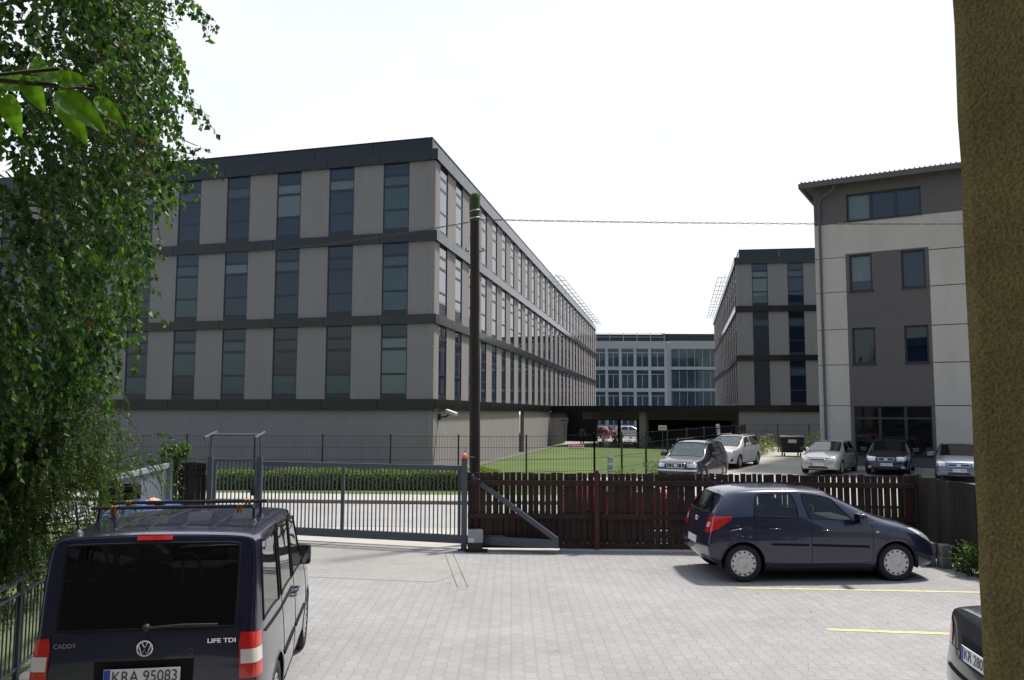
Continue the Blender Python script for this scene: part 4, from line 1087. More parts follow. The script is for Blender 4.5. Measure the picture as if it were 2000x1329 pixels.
    # mirrors
    if 'mirror' in P:
        x, z, y, sc = P['mirror']; mw, mh = P.get('mdim', (.13, .15))
        for sg in (1, -1):
            o = MB(); h = surf.side(x, z, sg); yy = h[0].y if h else sg*y
            o.box((x-cx-.045*sc, -.09*sc, z), (x-cx+.05*sc, mw*sc, z+mh*sc)); ob = bevel(o.build('mirror', P.get('mirmat', body), car), .035*min(1, sc), 4)
            ob.location = (0, yy+sg*P.get('moff', .17*sc), 0)
            g = MB(); g.box((x-cx-.049*sc, -.075*sc, z+.02*sc), (x-cx-.0455*sc, (mw-.015)*sc, z+(mh-.02)*sc)); g.build('mirror_glass', M['mirror'], ob)
            g = MB(); g.bar((x-cx, -sg*.2*sc, z+.0), (x-cx, 0, z+.03), .06*sc, .035*sc); g.build('mirror_arm', M['trim'], ob)
    # handles and side mouldings on the body side
    for hx, hz in P.get('handles', ()):
        for sg in (1, -1):
            a = surf.side(hx-.09, hz, sg); b = surf.side(hx+.09, hz, sg)
            if not a or not b: continue
            o = MB(); n = Vector((0, sg, 0)); A_ = a[0]-Vector((cx, 0, 0)); B2 = b[0]-Vector((cx, 0, 0))
            o.tube([A_-n*.004, A_+n*.028+Vector((.02, 0, 0)), B2+n*.028-Vector((.02, 0, 0)), B2-n*.004], .013, 7)
            par = car
            for dd in res.get('door', []):
                bb_ = [v.co for v in dd.data.vertices]
                if min(v.x for v in bb_) < hx-cx < max(v.x for v in bb_) and (sum(v.y for v in bb_) > 0) == (sg > 0): par = dd
            o.build('door_handle', P.get('hmat', body), par)
    for ml in P.get('mould', ()):
        x0, x1, z0, z1, hh, mm_ = ml
        for sg in (1, -1):
            pts = []
            for k in range(15):
                x = lerp(x0, x1, k/14); z = lerp(z0, z1, k/14); h = surf.side(x, z, sg)
                if h: pts.append(h[0]-Vector((cx, 0, 0)))
            o = MB()
            for a, b in zip(pts, pts[1:]): o.bar(a+Vector((0, sg*.004, 0)), b+Vector((0, sg*.004, 0)), .016, hh)
            o.build('side_moulding', mm_, car)
    return car, surf, res, cx, made
def corner(x, y, ang, rear=False):
    c, s_ = math.cos(ang), math.sin(ang)
    if rear: n = Vector((-c, s_, 0)); U = Vector((s_, c, 0))
    else: n = Vector((c, s_, 0)); U = Vector((-s_, c, 0))
    return tuple(Vector((x, y, 0))+n*1.3), tuple(U), (0, 0, 1), tuple(-n)
def pf_factory(win, doors, wsi, rear_rows=(2, 3), rg=(4,), rwi=None, hood=None, rg_cols=(1, 2), quarter=()):
    def pf(kind, i, j, sg):
        if kind == 'side':
            if j == 4 and i in win: return 'side_window%d' % i if True else ''
            if i in doors and 1 <= j <= 3: return 'door%d' % doors[i]
            if i == wsi and j in (6, 7): return 'windshield'
            if rwi is not None and i == rwi and j in (6, 7): return 'rear_window'
            if hood and i in hood and j in (6, 7): return 'hood'
        if kind == 'rear':
            if i in rg and j in rg_cols: return 'rear_window'
            if i in rear_rows or (i in rg): return 'tailgate'
            return 'bumper'
        if kind == 'front' and i <= 2: return 'bumper'
        return 'body'
    return pf
def names_for():
    d = {}
    for k in range(12): d['side_window%d' % k] = 'side_window'; d['door%d' % k] = 'door'
    return d
def mats_for(glass, ws=None, rw=None, bumper=None):
    d = {'side_window%d' % k: glass for k in range(12)}; d['windshield'] = ws or glass; d['rear_window'] = rw or glass
    if bumper: d['bumper'] = bumper
    return d
SEAMS = {'windshield': .011, 'rear_window': .011, 'hood': .0035, 'tailgate': .004}
for k in range(12): SEAMS['side_window%d' % k] = .011; SEAMS['door%d' % k] = .0035

# --- dark blue small hatchback in front of the picket fence
corsa_paint = paint('dark blue grey paint', (.016, .019, .048), .3, .3)
Z4 = [.21, .29, .52, .80]
cst = [st('G', .26, .47, .79, 1.05, 1.415, .52, [0, -.08, -.12, -.06, 0, 0, .04, .05, .02], [.30, .36, .56, .80]),
       st('G', .46, .64, .842, 1.045, 1.452, .565, zs=[.26, .32, .54, .80]), st('G', .88, .96, .866, 1.03, 1.482, .60, zs=Z4), st('G', 1.66, 1.58, .868, .995, 1.488, .62, zs=Z4),
       st('G', 1.79, 1.70, .868, .99, 1.486, .62, zs=Z4), st('G', 2.55, 2.16, .866, .945, 1.44, .60, zs=Z4), st('K', 2.82, 3.02, .862, .925, 1.02, 0, zs=Z4),
       st('H', 3.34, 3.34, .850, .845, .955, 0, zs=[.21, .29, .50, .70]), st('H', 3.70, 3.70, .80, .735, .83, 0, zs=[.22, .28, .46, .61]), st('H', 3.87, 3.87, .70, .64, .72, 0, [-.02, .02, .03, .02, 0, 0, 0, 0, 0], [.24, .29, .43, .54])]
P = dict(st=cst, length=3.999, W=1.737, R=.296, rim=.212, arch=.352, wheels=(.70, 3.21), rb=.07, fb=.13, paint=corsa_paint, level=3, wk='cover',
    partf=pf_factory((2, 4), {2: 2, 3: 2, 4: 4, 5: 4}, 5, hood=(6, 7, 8)), names=names_for(), mats=mats_for(GL, GLC, GL), seams=SEAMS,
    creases=[(i, 4, i+1, 4, .35) for i in range(2, 5)]+[(i, 5, i+1, 5, .35) for i in range(2, 5)], seats=(1.62, .85), dash=2.35, dashz=.93,
    mirror=(2.56, .93, .87, 1.15), mirmat=corsa_paint, handles=((1.22, .84), (2.06, .81)), mould=[(1.16, 1.76, .60, .585, .035, M['trim']), (1.82, 2.76, .585, .555, .035, M['trim'])],
    patches=[('taillight', 'redlamp', [(-.13, .76), (.02, .77), (.16, .84), (.31, .97), (.33, 1.03), (.10, 1.035), (-.05, 1.0), (-.11, .90)], *corner(.16, .72, .80, True), .006),
             ('reverse_light', 'reverse', [(-.10, .84), (-.01, .855), (.02, .93), (-.07, .925)], *corner(.16, .72, .80, True), .010),
             ('headlight', 'lamp', [(-.26, .585), (-.02, .59), (.16, .70), (.30, .835), (.16, .835), (-.02, .76), (-.2, .67)], *corner(3.72, .60, .75), .006),
             ('quarter_glass', 'oglass', [(2.62, .965), (2.90, .955), (2.66, 1.085)], (0, 3, 0), (1, 0, 0), (0, 0, 1), (0, -1, 0), .006),
             ('turn_lamp', 'reverse', [(2.88, .775), (2.93, .775), (2.93, .80), (2.88, .80)], (0, 3, 0), (1, 0, 0), (0, 0, 1), (0, -1, 0), .008),
             ('grille', 'blackpl', [(-.35, .50), (.35, .50), (.40, .62), (-.40, .62)], (5.5, 0, 0), (0, 1, 0), (0, 0, 1), (-1, 0, 0), .006, True)])
corsa, sf, res, cx, made = build_car('parked_car', 'dark blue small hatchback parked sideways in front of the picket fence', 'car', P, (4.97, 14.26, 0), math.radians(3.0))
h = sf.hit((-2, 0, .60), (1, 0, 0)); number_plate(corsa, (h[0].x-.012-cx, 0, .60), -PI/2, -.12, '')
h = sf.hit((-2, 0, .92), (1, 0, 0)); o = MB(); o.lathe([(.045, 0), (.045, .012), (.034, .012), (.034, 0)], 20, mtx=Matrix.Translation((h[0].x-cx, 0, .92)) @ Matrix.Rotation(-PI/2, 4, 'Y')); o.tube([(h[0].x-cx-.008, .04, .915), (h[0].x-cx-.010, -.04, .925)], .006, 5); o.build('badge', M['chrome'], corsa)
o = MB(); o.tube([(.55-cx, 0, 1.47), (.30-cx, 0, 1.62)], .006, 6); o.build('antenna', M['blackpl'], corsa)
o = MB(); h = sf.hit((-2, .0, 1.12), (1, 0, 0)); o.tube([(h[0].x-cx-.01, 0, 1.08), (h[0].x-cx+.01, -.30, 1.16)], .009, 6); o.build('wiper', M['blackpl'], corsa)
for sg in (1, -1):
    o = MB(); o.box((.98-cx, sg*.78-.10, .14), (1.0-cx, sg*.78+.10, .34)) if False else o.box((.42-cx+.62, sg*.77-.09, .13), (.42-cx+.63, sg*.77+.09, .30)); o.build('mud_flap', M['trim'], corsa)

# --- navy high-roof family van, seen from behind
van_paint = paint('navy paint', (.006, .007, .030), .15, .3)
V4 = [.24, .31, .56, .84]
vst = [st('G', .09, .18, .785, 1.09, 1.775, .70, [0, -.03, -.04, -.02, 0, .05, .05, .04, .02], [.30, .36, .58, .86]),
       st('G', .24, .34, .835, 1.09, 1.80, .70, zs=V4), st('G', 1.02, 1.06, .865, 1.09, 1.80, .715, zs=V4), st('G', 1.13, 1.16, .865, 1.09, 1.80, .715, zs=V4),
       st('G', 1.98, 1.98, .865, 1.08, 1.77, .715, zs=V4), st('G', 2.08, 2.06, .865, 1.075, 1.765, .71, zs=V4), st('G', 3.02, 2.66, .862, 1.03, 1.71, .70, zs=V4),
       st('K', 3.25, 3.52, .86, 1.0, 1.16, 0, zs=V4), st('H', 3.85, 3.85, .85, .93, 1.04, 0, zs=[.24, .31, .54, .76]), st('H', 4.17, 4.17, .82, .80, .90, 0, zs=[.25, .31, .5, .66]),
       st('H', 4.30, 4.30, .72, .70, .76, 0, [-.02, .02, .03, .02, 0, 0, 0, 0, 0], [.26, .32, .46, .58])]
tl = [(-.115, .74), (.085, .74), (.085, .80), (.075, 1.05), (-.10, 1.07), (-.115, 1.0)]
P = dict(st=vst, length=4.405, W=1.74, wcr=.95, vcr=.62, moff=.02, mdim=(.10, .235), R=.318, rim=.205, arch=.375, wheels=(.86, 3.54), rb=.05, fb=.12, paint=van_paint, level=3, wk='cover',
    partf=pf_factory((1, 3, 5), {3: 3, 4: 3, 5: 5, 6: 5}, 6, rear_rows=(1, 2, 3, 4, 5), rg=(4,), hood=(7, 8, 9)), names=names_for(), mats=mats_for(GLV, GLC, GLV), seams=SEAMS,
    creases=[(i, 4, i+1, 4, .35) for i in range(1, 6)]+[(i, 5, i+1, 5, .3) for i in range(1, 6)]+[(0, j, 0, j+1, .35) for j in range(4)], seats=(1.95, 1.05), dash=2.85, dashz=1.05,
    mirror=(2.95, 1.04, .9, .95), mirmat=M['blackpl'], handles=((1.98, .93), (2.22, .93)), mould=[(1.18, 2.0, .60, .60, .03, M['trim']), (2.12, 3.1, .60, .58, .03, M['trim']), (.30, 1.95, 1.015, 1.01, .012, M['trim'])],
    patches=[('taillight', 'redlamp', tl, *corner(.12, .75, .55, True), .010),
             ('reverse_light', 'reverse', [(-.108, .845), (.078, .845), (.075, .945), (-.108, .945)], *corner(.12, .75, .55, True), .016),
             ('brake_light', 'redlamp', [(-.125, 1.735), (.125, 1.735), (.125, 1.765), (-.125, 1.765)], (-2, 0, 0), (0, 1, 0), (0, 0, 1), (1, 0, 0), .01, True),
             ('plate_recess', 'trim', [(-.34, .70), (.34, .70), (.34, .90), (-.34, .90)], (-2, 0, 0), (0, 1, 0), (0, 0, 1), (1, 0, 0), .006, True),
             ('headlight', 'lamp', [(-.25, .66), (.1, .68), (.16, .92), (-.2, .86)], *corner(4.15, .66, .75), .006)])
van, sf, res, cx, made = build_car('parked_van', 'navy high-roof family van with roof bars, seen from behind at the lower left', 'van', P, (0, 0, 0), 0)
VR = math.radians(9.0); hd = Vector((-math.sin(VR), math.cos(VR), 0)); vpos = Vector((-2.65, 6.08, 0))+hd*cx
van.location = vpos; van.rotation_euler = (0, 0, PI/2+VR)
h = sf.hit((-2, 0, .80), (1, 0, 0)); number_plate(van, (h[0].x-.042-cx, 0, .80), -PI/2, -.05, 'KRA 95083')
def back_mtx(y, z, dx=.012):
    h = sf.hit((-2, y, z), (1, 0, 0)); return Matrix.Translation((h[0].x-cx-dx, y, z)) @ Matrix.Rotation(-PI/2, 4, 'Z') @ Matrix.Rotation(PI/2, 4, 'X')
plate_text('CADDY', .030, mat('dull chrome', (.22, .22, .23), .3, metal=.9), van, back_mtx(.55, 1.015), width=.155, bold=.001)
plate_text('LIFE TDI', .030, M['chrome'], van, back_mtx(-.53, 1.015), width=.20, bold=.001)
o = MB(); q = back_mtx(0, .985, .010)
o.lathe([(.056, -.004), (.058, .006), (.048, .006), (.046, -.004)], 32, mtx=q)
def stroke(pts, r=.0045): o.tube([q @ Vector((x, y, .004)) for x, y in pts], r, 5)
stroke([(-.022, .046), (0, .004), (.022, .046)]); stroke([(-.042, .028), (-.018, -.042), (0, -.004), (.018, -.042), (.042, .028)]); o.build('badge', M['chrome'], van)
o = MB(); q = back_mtx(-.31, .955, .010); o.lathe([(.024, 0), (.024, .003), (.020, .003), (.020, 0)], 20, mtx=q)
for a in (0, PI/2): o.tube([q @ Vector((-.022*math.cos(a), -.022*math.sin(a), .001)), q @ Vector((.022*math.cos(a), .022*math.sin(a), .001))], .0015, 4)
o.build('badge', mat('dull emblem', (.10, .10, .11), .4, metal=.7), van)
o = MB(); h = sf.hit((-2, 0, 1.15), (1, 0, 0)); o.tube([(h[0].x-cx-.02, .0, 1.125), (h[0].x-cx-.022, -.25, 1.14), (h[0].x-cx-.02, -.50, 1.135)], .010, 6); o.lathe([(.03, 0), (.025, .03), (0, .035)], 12, mtx=Matrix.Translation((h[0].x-cx, 0, 1.125)) @ Matrix.Rotation(-PI/2, 4, 'Y')); o.build('wiper', M['blackpl'], van)
for bx, sh in ((.86, .03), (1.26, -.03)):
    o = MB(); z = 1.90
    o.bar((bx-cx, .64+sh, z), (bx-cx, -.64+sh, z), .05, .022)
    o2 = o.build('roof_bar', M['steel'] if False else mat('bar top', (.05, .05, .05), .3), van)
    g = MB(); g.bar((bx-cx, .64+sh, z+.0135), (bx-cx, -.64+sh, z+.0135), .035, .004); g.build('bar_strip', M['chrome'], o2)
    for y in (.50, -.50):
        g = MB()
        for dy in (-.014, .014): g.box((bx-cx-.032, y+dy-.007, z-.05), (bx-cx+.032, y+dy+.007, z+.018))
        g.build('strap', mat('orange strap', (.30, .13, .015), .6), o2)
    for y in (.66, -.66):
        g = MB(); g.hexa([Vector(p) for p in ((bx-cx-.05, y*.93-.04, 1.75), (bx-cx+.05, y*.93-.04, 1.75), (bx-cx+.05, y*.93+.04, 1.745), (bx-cx-.05, y*.93+.04, 1.745), (bx-cx-.012, y*.93-.012, 1.80), (bx-cx+.012, y*.93-.012, 1.80), (bx-cx+.012, y*.93+.012, 1.80), (bx-cx-.012, y*.93+.012, 1.80))]); bevel(g.build('bar_foot', M['blackpl'], o2), .004); g = MB(); g.bar((bx-cx, y*.93, 1.79), (bx-cx, y*.93, 1.892), .018); g.build('bar_support', M['blackpl'], o2)
o = MB()
for y in (-.36, -.12, .12, .36):
    pts = []
    for k in range(13):
        x = lerp(.42, 2.5, k/12); h = sf.hit((x, y, 4), (0, 0, -1)); pts.append(h[0]-Vector((cx, 0, -.001)))
    o.tube(pts, .007, 6)
o.build('roof_rib', van_paint, van)
o = MB(); h = sf.hit((.36, .60, 4), (0, 0, -1)); c = h[0]-Vector((cx, 0, 0)); o.lathe([(.05, -.01), (.035, .02), (.01, .04), (0, .04)], 10, mtx=Matrix.Translation(c)); o.tube([c+Vector((0, 0, .03)), c+Vector((-.08, 0, .25))], .009, 6); o.build('antenna', M['blackpl'], van)

# --- dark grey saloon at the right edge
grey_paint = paint('dark grey metallic paint', (.06, .066, .075), .5, .32)
S4 = [.24, .31, .52, .76]
sst = [st('H', .12, .12, .78, 1.03, 1.09, 0, [.0, -.05, -.06, -.02, 0, 0, .0, 0, .0], [.27, .33, .54, .74]), st('H', .42, .42, .86, 1.035, 1.13, 0, zs=S4),
       st('KR', 1.0, .86, .868, 1.0, 1.15, 0, zs=S4), st('G', 1.12, 1.48, .87, .965, 1.405, .56, zs=S4), st('G', 2.0, 1.98, .872, .95, 1.42, .58, zs=S4), st('G', 2.1, 2.06, .872, .95, 1.42, .58, zs=S4),
       st('G', 2.9, 2.52, .87, .93, 1.39, .57, zs=S4), st('K', 3.15, 3.35, .865, .91, .99, 0, zs=S4), st('H', 3.75, 3.75, .85, .84, .93, 0, zs=[.24, .30, .48, .68]),
       st('H', 4.15, 4.15, .80, .74, .82, 0, zs=[.24, .30, .44, .6]), st('H', 4.36, 4.36, .70, .64, .70, 0, [-.02, .02, .03, .02, 0, 0, 0, 0, 0], [.25, .3, .43, .54])]
P = dict(st=sst, rc=4, length=4.48, W=1.75, R=.31, rim=.21, arch=.36, wheels=(.98, 3.65), rb=.16, fb=.14, paint=grey_paint, level=3,
    partf=pf_factory((3, 5), {3: 3, 4: 3, 5: 5, 6: 5}, 6, rear_rows=(3,), rg=(), rwi=2, hood=(7, 8, 9)), names=names_for(), mats=mats_for(GLD), seams=SEAMS, seats=(2.0, 1.3),
    mirror=(2.95, .94, .87, 1.1), handles=((1.45, .84), (2.3, .84)),
    patches=[('taillight', 'redlamp', [(-.16, .76), (.14, .78), (.2, 1.0), (-.02, 1.02), (-.10, .92)], *corner(.16, .74, .7, True), .008),
             ('chrome_strip', 'chrome', [(-.36, .875), (.36, .875), (.36, .895), (-.36, .895)], (-2, 0, 0), (0, 1, 0), (0, 0, 1), (1, 0, 0), .014, True),
             ('plate_recess', 'trim', [(-.34, .72), (.34, .72), (.36, .874), (-.36, .874)], (-2, 0, 0), (0, 1, 0), (0, 0, 1), (1, 0, 0), .006, True),
             ('bumper_strip', 'trim', [(-.62, .60), (.62, .60), (.62, .63), (-.62, .63)], (-2, 0, 0), (0, 1, 0), (0, 0, 1), (1, 0, 0), .008, True)])
saloon, sf, res, cx, made = build_car('parked_car', 'dark grey saloon half hidden behind the ochre wall at the lower right', 'car', P, (0, 0, 0), 0)
a = math.radians(-7); hd = Vector((math.cos(a), math.sin(a), 0)); saloon.location = Vector((3.58, 6.5, 0))+hd*cx; saloon.rotation_euler = (0, 0, a)
h = sf.hit((-2, 0, .795), (1, 0, 0)); number_plate(saloon, (h[0].x-.022-cx, 0, .795), -PI/2, -.06, 'KR 28057')

# --- cars beyond the picket fence, seen from the front
def gen_car(name, label, L_, W_, H_, pm, pos, rz, zb=.93, hood=.93, nose=.66, cowl=.705, hx=.55, glass=None, ws=None, rear='hatch', grille=None, lampp=None, lampmat='lamp', extra=(), plate=True, wk='alloy', group='cars parked beyond the picket fence', brighten=False, mirmat=None, R=.31, ph=.45, nosew=.70):
    hw = W_/2; z4 = [.22, .30, .52, .76]; k = H_/1.45
    f = L_/4.3
    rx = [.10, .36] if rear == 'hatch' else [.10, .22]
    ytr = hw-.29
    s_ = [st('G', rx[0], rx[1], hw*.91, zb+.06, H_-.06, ytr-.04, [0, -.05, -.07, -.03, 0, 0, .03, .03, .02], [.28, .34, .54, .78]),
          st('G', .34, .34+rx[1]*.6, hw*.975, zb+.05, H_-.02, ytr, zs=z4), st('G', 1.02*f, 1.06*f, hw, zb+.04, H_-.005, ytr+.02, zs=z4), st('G', 1.80*f, 1.74*f, hw, zb+.02, H_, ytr+.03, zs=z4),
          st('G', 1.92*f, 1.86*f, hw, zb+.015, H_, ytr+.03, zs=z4), st('G', (cowl-.06)*L_, hx*L_, hw*.995, zb, H_-.045, ytr+.01, zs=z4), st('K', cowl*L_, (cowl+.045)*L_, hw*.99, zb-.02, hood+.06, 0, zs=z4),
          st('H', .84*L_, .84*L_, hw*.975, zb-.10, hood, 0, zs=[.22, .30, .50, .68]), st('H', .945*L_, .945*L_, hw*.92, nose+.07, nose+.13, 0, zs=[.22, .30, .46, .60]),
          st('H', L_-.10, L_-.10, hw*nosew/.87*.95, nose, nose+.05, 0, [-.03, .01, .03, .02, 0, 0, 0, 0, 0], [.24, .30, .44, .55])]
    pt = [('headlight', lampmat, lampp or [(-.26, nose-.08), (.02, nose-.07), (.17, nose+.04), (.20, nose+.12), (-.04, nose+.07), (-.24, nose+.02)], *corner(L_-.22, hw*.72, .7), .006)]
    g = grille or dict(w=.34, z0=nose-.10, z1=nose+.0)
    pt += [('grille', 'blackpl', [(-g['w']*.85, g['z0']), (g['w']*.85, g['z0']), (g['w'], g['z1']), (-g['w'], g['z1'])], (L_+2, 0, 0), (0, 1, 0), (0, 0, 1), (-1, 0, 0), .008, True),
           ('lower_grille', 'blackpl', [(-.42, .27), (.42, .27), (.36, .37), (-.36, .37)], (L_+2, 0, 0), (0, 1, 0), (0, 0, 1), (-1, 0, 0), .008, True)]
    pt += list(extra)
    P = dict(st=s_, length=L_, W=W_, R=R, rim=.2, arch=R*1.17, wheels=(.19*L_, .80*L_), rb=.07, fb=.13, paint=pm, level=2, wk=wk,
        partf=pf_factory((2, 4) if rear == 'hatch' else (1, 2, 4), {2: 2, 3: 2, 4: 4, 5: 4}, 5, hood=(6, 7, 8)), names=names_for(), mats=mats_for(glass or GLD, ws or GLD), seams=SEAMS,
        seats=(1.95*f, 1.1*f), dash=(cowl-.07)*L_, dashz=zb-.02, mirror=((cowl-.055)*L_, zb, hw, 1.15), mirmat=mirmat, handles=((1.4*f, zb-.12), (2.2*f, zb-.13)), patches=pt)
    if mirmat is None: P.pop('mirmat')
    x, y = pos
    car, sf, res, cx, made = build_car(name, label, 'car', P, (x, y, gz(x, y)+.045), rz, group)
    if brighten:  # pale silver sheet added behind the glass to make the windshield look bright
        w0 = res['windshield'][0]; me = w0.data.copy(); me.name = 'bright_sheet'
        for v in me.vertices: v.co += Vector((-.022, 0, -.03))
        me.materials.clear(); me.materials.append(M['bright_sheet']); so = bpy.data.objects.new('bright_sheet', me); COL.objects.link(so); so.parent = car
    if plate:
        h = sf.hit((L_+2, 0, ph), (-1, 0, 0)); number_plate(car, (h[0].x+.016-cx, 0, ph), PI/2, 0, plate if isinstance(plate, str) else '')
    h1 = sf.hit((L_+2, 0, (g['z0']+g['z1'])/2), (-1, 0, 0))
    return car, sf, cx, L_, h1
def grille_trim(r, w, z0, z1, m='chrome', bars=0, badge=True, logo='ring'):
    car, sf, cx, L_, h1 = r; o = MB(); pts = []
    for y, z in ((-w, z1), (-w*.85, z0), (w*.85, z0), (w, z1), (-w, z1)): pts.append((y, z))
    path = []
    for (a, b), (c, d) in zip(pts, pts[1:]):
        for k in range(8):
            y, z = lerp(a, c, k/8), lerp(b, d, k/8); h = sf.hit((L_+2, y, z), (-1, 0, 0))
            if h: path.append((h[0].x-cx+.01, y, z))
    path.append(path[0]); o.tube(path, .011, 5)
    for i in range(bars):
        y = -w+2*w*(i+1)/(bars+1); h = sf.hit((L_+2, y, z0), (-1, 0, 0)); o.bar((h[0].x-cx+.014, y, z0), (h[0].x-cx+.002, y, z1), .012)
    if badge:
        zc = (z0+z1)/2; q = Matrix.Translation((h1[0].x-cx+.016, 0, zc)) @ Matrix.Rotation(PI/2, 4, 'Y') @ Matrix.Diagonal((.6, 1, 1, 1))
        o.lathe([(.0, .004), (.07, .004), (.075, 0), (.07, -.01)], 20, mtx=q)
    o.build('grille_frame', M[m], car)
silver_pt = paint('champagne silver paint', (.40, .385, .355), .35, .32); white_pt = paint('pearl silver paint', (.58, .56, .56), .25, .35); black_pt = paint('blue black paint', (.010, .012, .022), .3, .3)
navy2_pt = paint('deep violet blue paint', (.009, .008, .024), .2, .3); greyb_pt = paint('blue grey silver paint', (.13, .15, .21), .5, .32); red_pt = paint('red paint', (.30, .012, .012), .15, .35)
fwd = -PI/2
# silver compact: front at about (13.2, 35.2)
def place_front(px, py, L_, rz): return (px-math.cos(rz)*L_/2, py-math.sin(rz)*L_/2)
rz = fwd-.60; r = gen_car('parked_car', 'silver champagne compact car, leftmost of the three facing the camera beyond the picket fence', 4.24, 1.70, 1.42, silver_pt, place_front(12.95, 35.0, 4.24, rz), rz, nose=.68, plate='KR 4PU37', mirmat=M['blackpl'], wk='cover')
r[0]['label'] = 'silver champagne compact car facing the camera, nearest the dumpster'
grille_trim(r, .30, .60, .67, 'chrome', 0, False)
rz = fwd-.51; r = gen_car('parked_car', 'black car with chrome oval grille facing the camera in front of the shop window', 4.73, 1.81, 1.45, black_pt, place_front(15.80, 34.9, 4.73, rz), rz, nose=.70, plate='KR 5R513', grille=dict(w=.33, z0=.60, z1=.72),
    lampp=[(-.30, .60), (.04, .60), (.20, .70), (.18, .80), (-.26, .76)], extra=[('fog_lamp', 'reverse', [(-.08, .30), (.08, .30), (.08, .38), (-.08, .38)], *corner(4.5, .6, .35), .01)])
grille_trim(r, .33, .60, .72, 'chrome')
r[0]['label'] = 'black car with a chrome oval grille parked facing the camera before the shop window'
rz = fwd-.50; r = gen_car('parked_car', 'blue grey hatchback facing the camera, next to the ochre wall', 4.25, 1.75, 1.46, greyb_pt, place_front(17.25, 31.9, 4.25, rz), rz, nose=.70, plate='KRA 58080', grille=dict(w=.40, z0=.60, z1=.68),
    lampp=[(-.25, .60), (.04, .62), (.20, .74), (.20, .84), (-.2, .76)])
grille_trim(r, .40, .60, .69, 'chrome', 0, True)
rz = fwd-.52; r = gen_car('parked_car', 'deep violet blue boxy estate car with roof rails, parked beside the lawn fence', 4.40, 1.735, 1.58, navy2_pt, place_front(5.95, 30.2, 4.46, rz), rz, zb=.98, hood=.96, nose=.76, cowl=.68, hx=.56, rear='wagon', ws=GLC, brighten=True, wk='alloy', plate=False,
    grille=dict(w=.36, z0=.64, z1=.80), lampp=[(-.24, .66), (.06, .66), (.12, .80), (-.24, .80)], R=.33, extra=[('bumper_strip', 'reverse', [(-.75, .52), (.75, .52), (.75, .585), (-.75, .585)], (6.5, 0, 0), (0, 1, 0), (0, 0, 1), (-1, 0, 0), .012, True)])
grille_trim(r, .36, .64, .80, 'chrome', 5, True)
for sg in (1, -1):
    o = MB(); o.tube([(-1.9, sg*.55, 1.56), (-1.8, sg*.57, 1.61), (.1, sg*.58, 1.61), (.2, sg*.57, 1.55)], .018, 6); o.build('roof_rail', M['blackpl'], r[0])
rz = fwd-.57; r = gen_car('parked_car', 'pearl white estate car parked behind the dark estate car', 4.68, 1.80, 1.50, white_pt, place_front(9.45, 38.3, 4.68, rz), rz, zb=.98, nose=.74, rear='wagon', ws=GLC, brighten=True, plate=False, grille=dict(w=.45, z0=.44, z1=.66),
    lampp=[(-.26, .68), (.04, .68), (.30, .84), (.10, .84), (-.2, .76)], extra=[('fog_recess', 'blackpl', [(-.10, .33), (.10, .33), (.06, .50)], *corner(4.4, .62, .5), .008)], glass=GLD)
for sg in (1, -1):
    o = MB(); o.tube([(-1.9, sg*.57, 1.47), (-1.8, sg*.59, 1.52), (.1, sg*.60, 1.53), (.25, sg*.59, 1.46)], .018, 6); o.build('roof_rail', M['chrome'], r[0])
# red car just behind the picket fence, glimpsed through its gaps
rz = .03; r = gen_car('parked_car', 'red hatchback glimpsed through the gaps of the picket fence', 3.9, 1.62, 1.36, red_pt, (3.1, 20.4), rz, zb=.88, wk='cover', plate=False, glass=GLC, ws=GLC, group='cars parked beyond the picket fence')
# cars in the far courtyard, seen through the passage
rz = 0.2
r = gen_car('parked_car', 'red car in the far courtyard seen through the passage', 4.2, 1.75, 1.42, paint('dull red paint', (.16, .012, .012), .1, .4), (11.2, 99.5), 1.25, plate=False, group='cars in the far courtyard')
r2 = gen_car('parked_car', 'white car in the far courtyard seen through the passage', 4.3, 1.75, 1.45, white_pt, (14.6, 100), -.3, plate=False, group='cars in the far courtyard')

